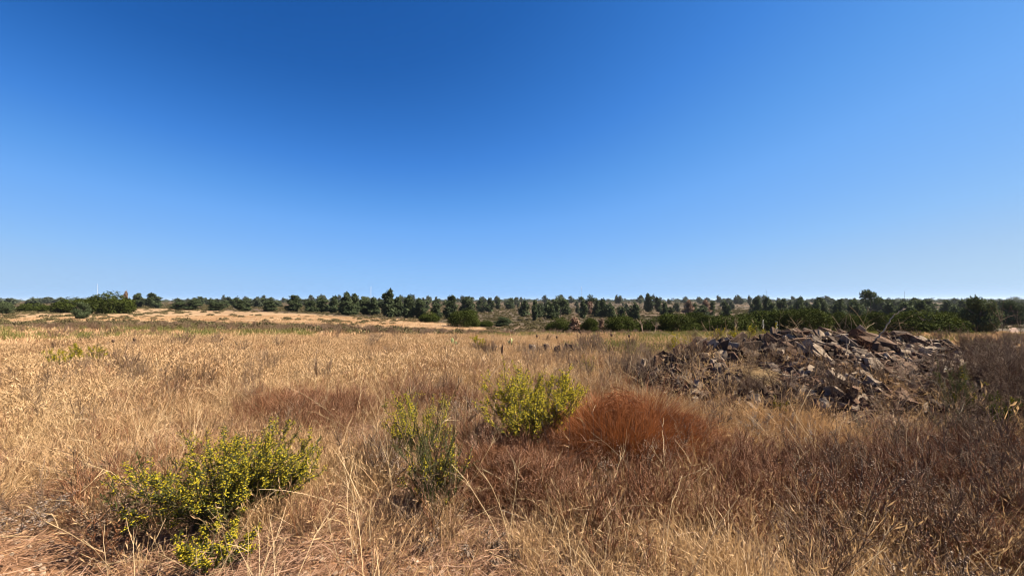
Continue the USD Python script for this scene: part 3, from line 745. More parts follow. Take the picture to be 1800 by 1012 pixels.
def dead_shrub(label, loc, h, spread, seed, stems=8, side=14, lean=(0, 0), mat="twig_dark", heads="brown_weed", r=.004, name="dead_shrub", cat="dead shrub", head=.007, arch=0.0):
    g = np.random.default_rng(seed)
    t = thing(name, label, cat, loc, group="dead shrubs in the field")
    bp = []
    for s in range(stems):
        a = g.uniform(0, 2 * np.pi)
        o = spread / h * math.sqrt(g.uniform())
        L = h * g.uniform(.6, 1.05) * math.sqrt(1 + o * o * .5)
        st = wander((.04 * math.cos(a), .04 * math.sin(a), -.03), (math.cos(a) * o + lean[0], math.sin(a) * o + lean[1], 1), L, 6, g, .09, -arch)
        lines = [(st, r, r * .4)]
        for _ in range(side):
            p, d = along(st, g.uniform(.2, .98))
            b = wander(p, d / np.linalg.norm(d) + g.normal(size=3) * .5, L * g.uniform(.12, .34), 3, g, .18, .05)
            lines.append((b, r * .5, r * .25))
            for w in g.uniform(.3, 1, 6):
                bp.append(along(b, w)[0] + g.normal(size=3) * .006)
        obj("stem", tubes(lines), mat, t)
    if heads:
        bp = np.array(bp)
        obj("seed_heads", buds(bp, head * g.uniform(.5, 1.3, len(bp)), g), heads, t, kind="stuff")
    return t

dead_shrub("brown dead shrub with stiff upright stems under the yellow pair at far left", ground_at(95, 695), .62, .22, 401, 9, 12, (.1, 0))
dead_shrub("dark stalk plant standing alone in straw left of centre, taller of two", ground_at(283, 690), .5, .10, 402, 4, 14, (.05, 0))
dead_shrub("brown stalk plant left of the taller dark stalk in the straw", ground_at(252, 685), .42, .15, 403, 6, 10, (.15, 0))
dead_shrub("low brown stalks in the straw above the big left shrub", ground_at(238, 745), .3, .15, 404, 6, 10, (.1, 0))
dead_shrub("dark seed stalk leaning right in the left straw", ground_at(150, 760), .30, .03, 405, 2, 16, (.55, 0))
dead_shrub("dark brown stalks at the left edge of the straw", ground_at(50, 740), .34, .16, 406, 5, 12, (.15, 0))
dead_shrub("dark bushy dead shrub in shadow at the lower left", ground_at(195, 955), .36, .30, 407, 14, 16, (0, 0), r=.003)
dead_shrub("tall dark twiggy dead shrub in front of the heap, right of centre", ground_at(1500, 862), .50, .20, 408, 7, 16, (-.15, 0))
dead_shrub("dark twiggy dead shrub at the right with a bent trunk like stem", ground_at(1712, 872), .52, .26, 409, 9, 18, (-.08, 0), r=.005)
dead_shrub("brown dead shrub beside the slender green one at the right", ground_at(1640, 800), .48, .3, 410, 10, 16)
dead_shrub("big arching brown dead shrub at the right edge", ground_at(1790, 700), 1.15, .8, 411, 16, 20, (-.25, 0), r=.005, arch=.09)
dead_shrub("arching brown dead shrub behind the right edge one", spot(1740, 8.6), .95, .7, 412, 14, 18, (-.1, 0), arch=.08)
dead_shrub("thin dark stems rising through the rust weeds below the rust dome", ground_at(1120, 868), .52, .16, 413, 6, 12)
dead_shrub("thin dark stems left of those rising through the rust weeds", ground_at(1075, 875), .44, .14, 414, 5, 12)
dead_shrub("dead brown shrub behind the slim yellow spire", ground_at(800, 775), .52, .3, 415, 12, 16)
dead_shrub("dense dark dead shrub between the round green shrub and the bright yellow one", ground_at(868, 850), .42, .26, 416, 14, 18, heads="rust")
dead_shrub("dark shaded dead shrub left of the round green one", ground_at(690, 850), .34, .22, 417, 10, 14)
dead_shrub("grey brittle dead shrub lying at the left edge of the foreground", ground_at(40, 935), .26, .35, 418, 12, 12, (-.2, 0), "twig_pale", "grey_straw", .0028)
dead_shrub("brown weeds standing on the crest of the heap", ground_at(1440, 590), .30, .4, 419, 10, 10)
dead_shrub("brown twiggy weed in the middle of the heap's front slope", ground_at(1440, 745), .42, .25, 420, 9, 16)
dead_shrub("dry brown weed at the left foot of the heap", ground_at(1255, 770), .40, .25, 421, 9, 16)
dead_shrub("pale dry weed in front of the heap's middle", ground_at(1330, 775), .36, .25, 422, 8, 14, mat="twig_pale", heads="grey_straw")
dead_shrub("dark weed at the bottom centre among the thin straw", ground_at(850, 985), .16, .18, 423, 10, 12, r=.0025)
dead_shrub("small dark weed with one thin stem at the bottom, under the round green shrub", ground_at(752, 965), .2, .04, 424, 3, 8, r=.0025)

for k, (px, py, h, lab) in enumerate(((1210, 690, .34, "dry brown weed between the stones of the heap's left half"), (1270, 700, .40, "dry brown weed below the tan upright slab"), (1315, 690, .36, "dry weed left of the fallen bleached grass"), (1410, 700, .42, "dry brown weed on the slope under the largest pale slab"), (1475, 690, .40, "dry weed beside the dark twig on the heap"), (1560, 680, .5, "dry weed right of the triangular tan slab"), (1610, 690, .55, "dry weed below the second crest"), (1650, 690, .6, "dry weed left of the slender green shrub"), (1560, 735, .42, "dry weed behind the long branch lying at the lower right"), (1420, 790, .4, "dry weed at the middle of the heap's foot"), (1200, 735, .34, "dry weed behind the smaller rust dome"))):
    dead_shrub(lab, ground_at(px, py), h, .28, 430 + k, 8, 14, mat=("twig_pale", "twig_dark")[k % 2], heads=("brown_weed", "grey_straw")[k % 3 == 0], r=.003)

for k, (px, py, h, lab) in enumerate(((1600, 835, .62, "tall thin brown stems before the low rust bush on the right"), (1675, 800, .80, "tall thin stems just left of the slender green shrub's foot"), (1760, 830, .85, "tall thin brown stems at the right edge, lower of two"), (1785, 770, .95, "tall thin brown stems at the right edge, higher of two"), (1550, 800, .5, "thin brown stems below the long branch lying at the lower right"), (1400, 840, .5, "thin dark stems left of the tall dark twiggy dead shrub"), (1575, 900, .42, "thin dark stems in front of the low rust bush on the right"), (1660, 920, .40, "dark stems at the lower right, left of two"), (1750, 930, .42, "dark stems at the lower right, right of two"))):
    dead_shrub(lab, ground_at(px, py), h, .22, 470 + k, 7, 12, (-.06, 0), mat=("twig_dark", "green_stem")[k % 3 == 1], r=.0035)

# rust coloured domes of hair fine stems
def rust_dome(label, loc, rx, ry, h, n, seed, mat="rust_bright"):
    g = np.random.default_rng(seed)
    t = thing("rust_bush", label, "dry bush", loc, group="rust red dry bushes")
    def hair(n, inner):
        a = g.uniform(0, 2 * np.pi, n)
        rr = np.sqrt(g.uniform(0, 1, n)) * inner
        base = np.stack([rr * np.cos(a) * rx, rr * np.sin(a) * ry, np.full(n, -.02)], 1)
        top = np.sqrt(np.maximum(1 - rr ** 2 * .8, .1)) * h * (g.uniform(.5, 1.05, n) + .35 * (g.uniform(0, 1, n) > .93)) * (.75 + .5 * meshkit.noise(np.column_stack([base[:, :2] * 4.5, np.full(n, seed)]), seed))
        hd = a + g.normal(size=n) * .8
        return ribbons(base, hd, top, .25 + .5 * rr * g.uniform(.3, 1, n), g.normal(size=n) * .35 + .25, np.full(n, .0032), 4, .5, g.uniform(0, np.pi, n))[0]
    obj("fine_stems", cat_mesh([hair(n, .95)]), mat, t, kind="stuff")
    # springy curls over the top
    m = n // 2
    d = g.normal(size=(m, 3))
    d[:, 2] = np.abs(d[:, 2]) + .2
    d /= np.linalg.norm(d, axis=1, keepdims=True)
    p = d * np.array([rx, ry, h * .9]) * g.uniform(.6, 1.0, m)[:, None] * (.7 + .5 * meshkit.noise(d * 2.5 + seed, seed))[:, None]
    tang = np.cross(d, g.normal(size=(m, 3)))
    tang /= np.linalg.norm(tang, axis=1, keepdims=True)
    L = g.uniform(.08, .2, m)[:, None]
    pts = np.stack([p - tang * L / 2 - d * .02, p + d * .012, p + tang * L / 2 - d * .02], 1)
    obj("curled_tips", tubes([(q_, .0016, .001) for q_ in pts]), mat, t, kind="stuff")
    twigs = []
    for k in range(70):
        a = g.uniform(0, 2 * np.pi)
        q0 = math.sqrt(g.uniform()) * .9
        st = wander((q0 * rx * math.cos(a), q0 * ry * math.sin(a), -.02), (math.cos(a) * .5, math.sin(a) * .5, 1), h * g.uniform(.5, 1.1) * math.sqrt(1 - .6 * q0 ** 2), 4, g, .16)
        twigs.append((st, .0026, .0012))
        for _ in range(4):
            p_, d_ = along(st, g.uniform(.3, 1))
            twigs.append((wander(p_, d_ / np.linalg.norm(d_) + g.normal(size=3) * .6, h * g.uniform(.1, .25), 2, g, .2), .0016, .0008))
    obj("twigs", tubes(twigs), "brown_weed", t, kind="stuff")
    for k in range(5):
        a = k * 1.3
        st = wander((.03 * math.cos(a), .03 * math.sin(a), -.02), (math.cos(a) * .6, math.sin(a) * .6, 1), h * .9, 5, g, .1)
        obj("stem", tubes([(st, .005, .002)]), "twig_dark", t)
    return t
rust_dome("big rust red dome of hair fine stems in front of the heap's left end", ground_at(1095, 805), .66, .5, .80, 11000, 451)
rust_dome("smaller rust red dome touching the right of the big one", ground_at(1200, 795), .36, .3, .46, 4000, 452)
rust_dome("dark rust bush between the bright yellow shrub and the foreground straw", ground_at(900, 850), .55, .4, .42, 6000, 453, "rust")
rust_dome("low rust brown bush on the right, before the dark dead shrub", ground_at(1640, 840), .34, .3, .26, 3000, 454)
rust_dome("low rust bush in the straw left of centre", ground_at(520, 722), .75, .6, .36, 5000, 455, "rust")
rust_dome("low rust bush behind the slim yellow spire", ground_at(765, 720), .7, .5, .38, 5000, 456, "rust")
rust_dome("dark rust bush right of the big dome, at the heap's foot", ground_at(1290, 830), .55, .4, .3, 5000, 457, "rust")

# bleached grass drooping down the heap
def drape(label, px, py, n, L, seed, ang=-35):
    g = np.random.default_rng(seed)
    c = hit(px, py)
    lines = []
    for _ in range(n):
        p = c + np.array([g.normal() * .10, g.normal() * .06, .06 + abs(g.normal()) * .03])
        d = np.array([math.cos(math.radians(ang)) + g.normal() * .12, -.55 + g.normal() * .15, .12 + g.normal() * .12])
        w = wander(p, d, L * g.uniform(.5, 1), 5, g, .06, -.16)
        w[:, 2] = np.maximum(w[:, 2], surface(w[:, 0], w[:, 1]) + .015 + .03 * g.uniform())
        lines.append((w, .0022, .0009))
    t = obj("fallen_grass", tubes(lines), "litter_pale")
    tag(t, label, "dead grass")
plant("litter_pale", [(0, (.45, .32, .17)), (1, (.72, .56, .34))], .15)
drape("thick tress of bleached grass fallen down the middle of the heap", 1300, 662, 420, .75, 461)
drape("thinner tress of bleached grass above and right of the thick one", 1332, 640, 120, .45, 462)
drape("short bleached tress near the foot of the heap", 1390, 722, 120, .3, 463)
drape("bleached grass hanging over the broad dark slab at the left end", 1180, 640, 110, .35, 464, 0)

# ---------------------------------------------------------------- twigs and branches
def branch(label, pts, r0, r1, mat="twig_pale", side=3, seed=0, cat="dead branch", sl=.25):
    """pts: (px, py, depth or None for lying on the ground, height above)"""
    g = np.random.default_rng(seed)
    P = []
    for q_ in pts:
        if q_[2] is None:
            c = hit(q_[0], q_[1])
            P.append(c + np.array([0, 0, q_[3]]))
        else:
            P.append(at_depth(q_[0], q_[1], q_[2]))
    P = np.array(P)
    tt = np.linspace(0, len(P) - 1, 6 * len(P))
    line = np.stack([np.interp(tt, np.arange(len(P)), P[:, k]) for k in range(3)], 1)
    line[1:-1] = .25 * line[:-2] + .5 * line[1:-1] + .25 * line[2:]
    line += g.normal(size=line.shape) * r0 * .5
    total = np.linalg.norm(np.diff(line, axis=0), axis=1).sum()
    t = thing("dead_branch", label, cat, line[0])
    line = line - line[0]
    obj("limb", tubes([(line, r0, r1)], 5), mat, t, smooth=True)
    for k in range(side):
        p, d = along(line, g.uniform(.35, .95))
        b = wander(p, d / np.linalg.norm(d) + g.normal(size=3) * .6, total * sl * g.uniform(.4, 1), 4, g, .15)
        obj("side_twig", tubes([(b, r1 * 1.1, r1 * .4)], 4), mat, t)
    return t
branch("long pale bent branch sticking up from the heap against the dark pines", [(1508, 625, 7.0), (1535, 600, 6.95), (1556, 577, 6.9), (1567, 558, 6.9), (1590, 540, 6.85)], .016, .006, side=2, seed=1, sl=.15)
branch("long pale branch lying across the lower right of the heap", [(1490, 732, 5.2), (1560, 718, 5.25), (1640, 709, 5.3), (1720, 703, 5.35), (1790, 690, 5.4)], .016, .006, side=5, seed=2)
branch("dark twig rising from the heap's front toward the crest", [(1440, 705, 5.9), (1470, 660, 6.2), (1488, 620, 6.5), (1494, 595, 6.6)], .010, .004, "twig_pale", 3, 3)
branch("pale straight stick lying on the big rust dome", [(1063, 722, 4.45), (1112, 754, 4.4)], .007, .004, side=0, seed=4)
branch("pale curved stalk leaning over the foreground straw right of centre", [(1140, 885, 3.2), (1185, 845, 3.3), (1225, 828, 3.4), (1258, 813, 3.5)], .004, .002, side=2, seed=5)
branch("pale stick lying on brown weeds in front of the dark shrub", [(1383, 865, 3.3), (1430, 857, 3.35), (1450, 850, 3.4)], .005, .003, side=1, seed=6)
branch("long pale stick at the foot of the heap, rising right", [(1255, 770, 5.2), (1300, 742, 5.4), (1355, 712, 5.6)], .008, .003, side=3, seed=7)
branch("thin bare stalk arching from behind the heap's left end to the left", [(1262, 640, 7.8), (1235, 612, 8.0), (1205, 598, 8.2), (1165, 584, 8.4), (1145, 586, 8.5)], .008, .003, side=4, seed=8)
branch("thin stalk arching over the straw left of the bright yellow shrub", [(858, 668, 5.6), (875, 645, 5.7), (900, 632, 5.8)], .004, .002, side=0, seed=9)
branch("pale stick lying in the straw of the left field", [(378, 709, 6.4), (400, 703, 6.4), (422, 709, 6.5)], .007, .004, side=1, seed=10)
branch("pair of dark thin sticks lying on the bare soil, lower left", [(190, 1000, None, .02), (235, 985, None, .03), (290, 968, None, .03)], .004, .002, "twig_pale", 2, 11)
branch("pale stalk lying at the lower right of the foreground", [(1530, 875, 2.9), (1570, 900, 2.85), (1605, 915, 2.8)], .004, .002, side=2, seed=12)
branch("forked pale stalk in the bottom right straw", [(1447, 1000, 2.4), (1448, 980, 2.42), (1463, 972, 2.45)], .004, .002, side=1, seed=13)
branch("pale stalk slanting in the straw under the round green shrub", [(880, 895, 3.0), (930, 915, 2.95), (980, 945, 2.8)], .004, .0018, side=2, seed=14)
branch("dark bent twig on the heap right of the bleached grass", [(1372, 655, 6.3), (1384, 690, 6.1), (1392, 715, 6.0)], .008, .004, "twig_dark", 2, 15)

# ---------------------------------------------------------------- cacti, stones, squills and thistles at the far edge of the field
def ellipsoid(r, n=2):
    m = trimesh.creation.icosphere(n)
    return np.array(m.vertices) * np.asarray(r), np.array(m.faces)
def pad_mesh(w, h, th_):
    v, f = ellipsoid((w, w * .2, h))
    v[:, 0] *= .72 + .34 * (v[:, 2] / h)
    v[:, 1] += .03 * (v[:, 2] / h) ** 2
    R_ = np.array([[math.cos(th_), 0, math.sin(th_)], [0, 1, 0], [-math.sin(th_), 0, math.cos(th_)]])
    return (v + [0, 0, h * .92]) @ R_.T, f
for px, d, lab in ((795, 15.0, "pale green cactus pad standing in the straw, left of two"), (898, 15.5, "pale green cactus pad standing in the straw, right of two")):
    c = spot(px, d)
    t = thing("prickly_pear", lab, "cactus", c)
    g = np.random.default_rng(px)
    topz = max(EYE + (HOR - 592) / FPX * d - c[2], .42)
    z_ = topz * .42
    for k in range(4):
        th_ = g.uniform(-.5, .5)
        v, f = pad_mesh(g.uniform(.06, .08), z_ * .5, th_)
        x_ = g.normal() * .10
        obj("pad", (v + [x_, g.normal() * .05, 0], f), "pad", t, smooth=True)
        v2, f2 = pad_mesh(g.uniform(.055, .075), topz * g.uniform(.16, .28) * (1.1 if k == 0 else .8), th_ * .4 + g.normal() * .25)
        ang_ = g.uniform(-.9, .9)
        v2[:, :2] = v2[:, :2] @ np.array([[math.cos(ang_), math.sin(ang_)], [-math.sin(ang_), math.cos(ang_)]])
        obj("pad", (v2 + [x_ + z_ * math.sin(th_) * .9, 0, z_ * .93], f2), "pad", t, smooth=True)
for k, (px, py, w, mat, lab) in enumerate(((936, 608, 16, "slate_pale", "pale stone in the straw, leftmost of the row at the field edge"), (962, 608, 22, "slate_grey", "grey stone second from left in the row at the field edge"), (978, 609, 18, "slate_dark", "dark stone touching the right of the grey one at the field edge"), (1001, 611, 24, "slate_dark", "broad dark stone in the middle of the row at the field edge"), (1033, 615, 20, "slate_grey", "grey low stone at the right end of the row at the field edge"), (883, 607, 8, "slate_brown", "small brown stone beside the right cactus"))):
    d = 13.2 - k * .12
    c = at_depth(px, py, d)
    L = w * d / FPX
    g0 = float(terrain(c[0], c[1]))
    h = c[2] - g0 + L * .25
    v, f = stone_mesh(8, 1.0, 700 + k, .25, .7)
    t = obj("field_stone", (v * [L * .95, L * .8, h * .86] @ np.array([[math.cos(k), math.sin(k), 0], [-math.sin(k), math.cos(k), 0], [0, 0, 1]]) + [c[0], c[1] + .25 * math.sin(k * 2.3), g0 + h * .43], f), mat)
    tag(t, lab, "stone")
for px, d, top, lab in ((1339, 10.2, 562, "white flower spike behind the heap, left of two"), (1361, 10.4, 566, "white flower spike behind the heap, right of two")):
    c = spot(px, d)
    topz = EYE + (HOR - top) / FPX * d - c[2]
    g = np.random.default_rng(px)
    t = thing("squill", lab, "flower", c)
    st = wander((0, 0, 0), (0, 0, 1), topz, 6, g, .02)
    obj("stem", tubes([(st, .006, .003)], 5), "twig_pale", t)
    fp = np.array([along(st, u)[0] + g.normal(size=3) * .016 for u in np.linspace(.72, 1, 40)])
    obj("flower_heads", buds(fp, .011 * g.uniform(.6, 1.2, 40), g), "pale_bloom", t, kind="stuff")
for px, py, d, lab in ((237, 596, 9.0, "dark thistle head above the straw, left field"), (202, 598, 9.2, "small dark thistle head left of the other in the left field"), (1018, 583, 10.5, "dark thistle head against the pale strip, centre"), (1069, 588, 10.0, "dark thistle head right of the centre one, lower"), (945, 590, 11, "tiny dark thistle head left of centre against the pale strip"), (1103, 590, 10.5, "dark thistle head nearest the heap"), (980, 592, 11.5, "tiny dark thistle head above the row of field stones")):
    c = spot(px, d)
    topz = EYE + (HOR - py) / FPX * d - c[2]
    g = np.random.default_rng(px)
    t = thing("thistle", lab, "thistle", c, group="dead thistles in the field")
    st = wander((0, 0, 0), (0, 0, 1), max(topz, .3), 5, g, .03)
    obj("stem", tubes([(st, .005, .003)], 4), "twig_dark", t)
    v, f = ellipsoid((.03, .03, .04), 1)
    obj("seed_head", (v + st[-1], f), "twig_dark", t)
# ---------------------------------------------------------------- trees
def crown_mesh(lobes, n, s, seed, inner=.55, rough=.35, upb=.25):
    g = np.random.default_rng(seed)
    lob = np.array(lobes, float)
    area = np.array([(l[3] * l[4] + l[3] * l[5] + l[4] * l[5]) for l in lob])
    cnt = np.maximum((n * area / area.sum()).astype(int), 6)
    P, D = [], []
    for l, c in zip(lob, cnt):
        d = g.normal(size=(c, 3))
        d /= np.linalg.norm(d, axis=1, keepdims=True)
        k = g.uniform(inner, 1.0, c) ** .6 * (1 - rough / 2 + rough * meshkit.noise(d * 3.1 + seed + l[0], seed))
        P.append(l[:3] + d * l[3:6] * k[:, None])
        D.append(d + np.array([0, 0, upb]))
    P, D = np.vstack(P), np.vstack(D)
    return leaves(P, D * .35 + g.normal(size=P.shape) * .8, s * g.uniform(.6, 1.4, len(P)), s * .62, g, .12, D + g.normal(size=P.shape) * .4)

def limbs(h, reach, n, seed, r, fork=.35):
    g = np.random.default_rng(seed)
    tr = wander((0, 0, -.2), (g.normal() * .08, g.normal() * .08, 1), h * .8, 6, g, .06)
    trunk = tubes([(tr, r, r * .45)], 7)
    out = []
    for k in range(n):
        a = k * 2.4 + g.uniform(-.4, .4)
        p, d = along(tr, g.uniform(fork, .98))
        out.append(tubes([(wander(p, (math.cos(a), math.sin(a), .7), reach * g.uniform(.5, 1), 4, g, .12), r * .4, r * .12)], 5))
    return trunk, out

def make_tree(name, cat, label, group, lobes, n, s, h, reach, r, seed, leaf, nb=5, **kw):
    t = thing(name, label, cat, group=group)
    trunk, br = limbs(h, reach, nb, seed, r)
    obj("trunk", trunk, "bark", t, smooth=True)
    for b in br:
        obj("branch", b, "bark", t)
    obj("crown", crown_mesh(lobes, n, s, seed, **kw), leaf, t)
    return t

def dome(seed, R=3.0, z0=1.0, h=2.4, m=16):
    g = np.random.default_rng(seed)
    L = [(0, 0, z0 + h * .35, R * .8, R * .8, h * .62)]
    for k in range(m):
        a, e = k * 2.4 + g.uniform(-.3, .3), g.uniform(.0, 1.2) * (k % 3 > 0)
        rr = R * .72 * math.cos(e * .9)
        L.append((rr * math.cos(a), rr * math.sin(a), z0 + h * (.12 + .62 * math.sin(e)) + g.normal() * .08, R * g.uniform(.26, .4), R * g.uniform(.26, .4), h * g.uniform(.2, .3)))
    return L

def column(seed, H=9.0, R=2.2, m=12, z0=.16):
    g = np.random.default_rng(seed)
    L = []
    for k in range(m):
        u = (k + g.uniform(0, .8)) / m
        a = g.uniform(0, 2 * np.pi)
        w = R * (1 - .55 * u ** 1.6) * (.6 + .4 * min(1, u * 5))
        o = w * g.uniform(.1, .65)
        L.append((o * math.cos(a), o * math.sin(a), H * (z0 + (.90 - z0) * u), w * g.uniform(.38, .62), w * g.uniform(.38, .62), H * g.uniform(.08, .14)))
    return L

def sparse(seed, H=10.0, R=3.0, m=8, z0=.5):
    g = np.random.default_rng(seed)
    return [(g.normal() * R * .38, g.normal() * R * .38, H * (z0 + (.92 - z0) * g.uniform()), R * g.uniform(.25, .45), R * g.uniform(.25, .45), H * g.uniform(.06, .1)) for _ in range(m)]

trng = np.random.default_rng(55)
def place_all(kind, protos, size, rows, group, base=None):
    """rows: (px, top row, base row or None, half width in px, depth or None, label); protos: [make functions]"""
    made = {}
    for k, (px, top, basepy, hw, depth, label) in enumerate(rows):
        if depth is None:
            c = hit(px, basepy)
            depth = c[1]
        x0 = (px - CX) / FPX * depth
        z0 = float(terrain(x0, depth))
        topz = EYE + (HOR - top) / FPX * depth
        H, R = size
        sz = max(topz - z0, 1.0) / H
        sx = hw / FPX * depth / R
        loc, rz, sc = (x0, depth, z0 - .05), trng.uniform(0, 360), (sx, sx, sz)
        v = k % len(protos)
        if v not in made:
            made[v] = protos[v](label, group)
            move(made[v], loc, rz, sc)
        else:
            copy(made[v], label, loc, rz, sc, group)
    return made

# umbrella pines in the row beyond the field
pines = [lambda lab, gr, k=k: make_tree("umbrella_pine", "pine tree", lab, gr, dome(600 + k, z0=.15 + .15 * k, h=3.7 - .15 * k, m=24), 9000, .23, 3.0, 2.0, .16, 600 + k, "pine_needles", rough=.55) for k in range(3)]
rows = [
    (980, 554, None, 22, 60, "low loose pine bush alone at the left end of the pine row"),
    (1036, 556, None, 17, 56, "small round pine second from the left in the pine row"),
    (1090, 552, None, 33, 54, "dark pine left of the bare pinkish shrubs, third in the row"),
    (1132, 556, None, 20, 57, "small pine behind the bare stalk left of the widest dark pine"),
    (1188, 547, None, 38, 52, "wide pine with dark left half and bright right half, left of the bare tree"),
    (1222, 545, None, 24, 66, "pine crown showing just over the wide half dark pine"),
    (1285, 549, None, 46, 50, "olive tinted pine directly behind the bare forked tree"),
    (1350, 541, None, 42, 52, "broad dark pine behind the white flower spikes"),
    (1411, 537, None, 42, 50, "tallest broad pine rising behind the heap's high crest"),
    (1468, 544, None, 30, 54, "flat topped pine right of the tallest broad one"),
    (1540, 544, None, 26, 56, "flat topped pine under the pale branch on the heap"),
    (1500, 550, None, 26, 50, "dull olive pine between the two flat topped pines"),
    (1626, 540, None, 52, 46, "spreading umbrella pine with visible trunk, right of the pale branch"),
    (1668, 544, None, 22, 60, "dark narrow pine behind the right edge of the spreading umbrella pine"),
    (816, 542, None, 28, 80, "bright green rounded pine bush under the middle grove"),
    (1160, 553, None, 26, 56, "pine filling the gap left of the wide half dark pine"),
    (1250, 550, None, 28, 55, "pine filling the gap right of the wide half dark pine"),
    (1318, 547, None, 30, 58, "dark pine between the bare tree and the broad pine behind the flower spikes"),
    (1380, 544, None, 30, 60, "pine showing between the two broad pines behind the heap"),
    (1442, 545, None, 28, 57, "pine right behind the tallest broad one"),
    (1700, 548, None, 20, 58, "low pine between the umbrella pine and the big dark rounded tree"),
    (1008, 560, None, 16, 64, "low pine behind the gap in the left end of the row"),
    (1580, 546, None, 22, 62, "small pine left of the spreading umbrella pine"),
]
place_all("umbrella_pine", pines, (3.9, 3.0), rows, "umbrella pines in the row beyond the field")
broad = [lambda lab, gr: make_tree("broad_tree", "tree", lab, gr, dome(640, z0=.5, h=4.2, m=22), 7000, .30, 3.6, 2.2, .2, 640, "pine_needles"),
         lambda lab, gr: make_tree("broad_tree", "tree", lab, gr, column(641, 4.8, 3.1, 22, .08), 7000, .28, 4.0, 2.2, .2, 641, "gum_leaf")]
rows = [
    (195, 511, None, 34, 130, "largest rounded green tree on the left horizon"),
    (1720, 519, None, 34, 48, "big dark rounded tree near the right edge beside the track"),
    (128, 521, None, 27, 140, "flat spreading tree left of the largest rounded one"),
    (145, 529, None, 15, 75, "small round bush tree standing in the pale grass on the left"),
    (60, 531, None, 22, 150, "low dark tree near the left edge of the picture"),
    (10, 529, None, 16, 130, "dark tree cut by the left edge of the picture"),
    (755, 546, None, 18, 100, "low grey green bush tree left of the bright green pine bush"),
    (885, 556, None, 20, 85, "low green bush on the heath right of the bright green pine bush"),
    (855, 561, None, 12, 82, "small olive bush beside the low green bush on the heath"),
    (1778, 527, None, 26, 90, "dark tree behind the track at the right edge"),
    (165, 517, None, 14, 160, "dark tree behind the left side of the largest rounded one"),
]
place_all("broad_tree", broad, (4.8, 3.0), rows, "broad trees standing apart")

cols = [lambda lab, gr, k=k: make_tree("slender_tree", "tree", lab, gr, column(650 + k, 9.0, 2.3, 20, .06), 3600, .55, 7.5, 2.0, .2, 650 + k, "gum_leaf", rough=.5) for k in range(4)]
rows = [
    (683, 507, 557, 15, None, "tallest dark pointed tree of the middle grove"),
    (609, 512, 553, 14, None, "tall dark tree at the left of the middle grove, with a double top"),
    (623, 514, 553, 11, None, "tree whose top joins the double topped one on its right"),
    (586, 519, 550, 11, None, "dark tree on the left flank of the double topped one"),
    (641, 523, 553, 14, None, "dense tree right of the double topped pair in the middle grove"),
    (657, 521, 554, 12, None, "narrow tree left of the tallest pointed one"),
    (700, 520, 557, 13, None, "tree touching the tallest pointed one on its right"),
    (717, 517, 559, 14, None, "bushy tree second to the right of the tallest pointed one"),
    (738, 523, 560, 13, None, "lower tree at the right end of the middle grove"),
    (612, 529, 554, 13, None, "lower tree in front of the double topped one"),
    (517, 517, 548, 13, None, "cone shaped tree alone left of the middle grove"),
    (545, 527, 549, 14, None, "rounded tree between the cone shaped one and the grove"),
    (566, 522, 549, 14, None, "round topped tree at the left edge of the grove"),
    (791, 517, 561, 14, None, "tall loose tree behind the bright green pine bush, left of two"),
    (822, 519, 558, 14, None, "tall loose tree behind the bright green pine bush, right of two"),
    (767, 531, 561, 11, None, "small thin tree between the grove and the two loose trees"),
    (242, 514, None, 9, 240, "left of two dark trees against the sky right of the largest rounded tree"),
    (270, 514, None, 13, 240, "right of two dark trees against the sky right of the largest rounded tree"),
    (316, 530, 545, 14, None, "low green tree behind the pale slope, leftmost of five"),
    (341, 527, 545, 15, None, "low green tree behind the pale slope, second of five"),
    (380, 530, 546, 15, None, "low green tree behind the pale slope, third of five"),
    (428, 527, 547, 14, None, "low green tree behind the pale slope, fourth of five"),
    (475, 527, 547, 13, None, "low green tree behind the pale slope, fifth of five"),
    (1057, 524, 556, 12, None, "dark full tree left of the tall lone one on the hillside"),
    (1140, 515, 548, 10, None, "tall lone dark tree standing out on the hillside, centre right"),
    (1156, 521, 548, 7, None, "slim tree just right of the tall lone one on the hillside"),
    (1331, 519, None, 9, 170, "upright dark tree above the broad pines, left of two"),
    (1348, 521, None, 11, 175, "upright dark tree above the broad pines, right of two"),
    (1374, 524, None, 11, 180, "dark tree left of the tallest broad pine's top"),
    (1405, 520, None, 9, 170, "narrow dark tree over the tallest broad pine"),
    (1441, 520, None, 13, 160, "full dark tree right of the narrow one over the pines"),
    (1475, 525, None, 12, 190, "dark tree left of the leaning lollipop tree"),
    (1607, 523, None, 14, 200, "dark tree right of the pale branch's tip, left of two"),
    (1632, 525, None, 15, 210, "dark tree right of the pale branch's tip, right of two"),
]
place_all("slender_tree", cols, (9.0, 2.2), rows, "slender trees of the middle distance")
loose = [lambda lab, gr, k=k: make_tree("gum_tree", "tree", lab, gr, sparse(670 + k, 10, 3.2, 10), 900, .7, 9, 2.4, .17, 670 + k, "gum_leaf", 6, rough=.6) for k in range(2)]
rows = [
    (986, 521, 557, 14, None, "thin crowned gum tree with bare forked trunk left of the far mast"),
    (1530, 511, None, 11, 140, "lollipop tree with a leaning bare trunk against the sky, right of centre"),
    (1037, 519, 552, 11, None, "thin crowned gum tree just right of the far mast"),
    (1546, 523, None, 7, 230, "tiny round tree right of the leaning lollipop tree, nearer of two"),
    (1559, 524, None, 6, 230, "tiny round tree right of the leaning lollipop tree, farther of two"),
]
place_all("gum_tree", loose, (9.6, 2.6), rows, "gum trees with bare trunks")
plant("dry_leaf", [(0, (.16, .09, .055)), (1, (.34, .22, .14))], .15)
dryt = [lambda lab, gr: make_tree("withered_tree", "tree", lab, gr, column(690, 9, 2.3, 14), 1200, .6, 7.5, 2.2, .15, 690, "dry_leaf", rough=.6)]
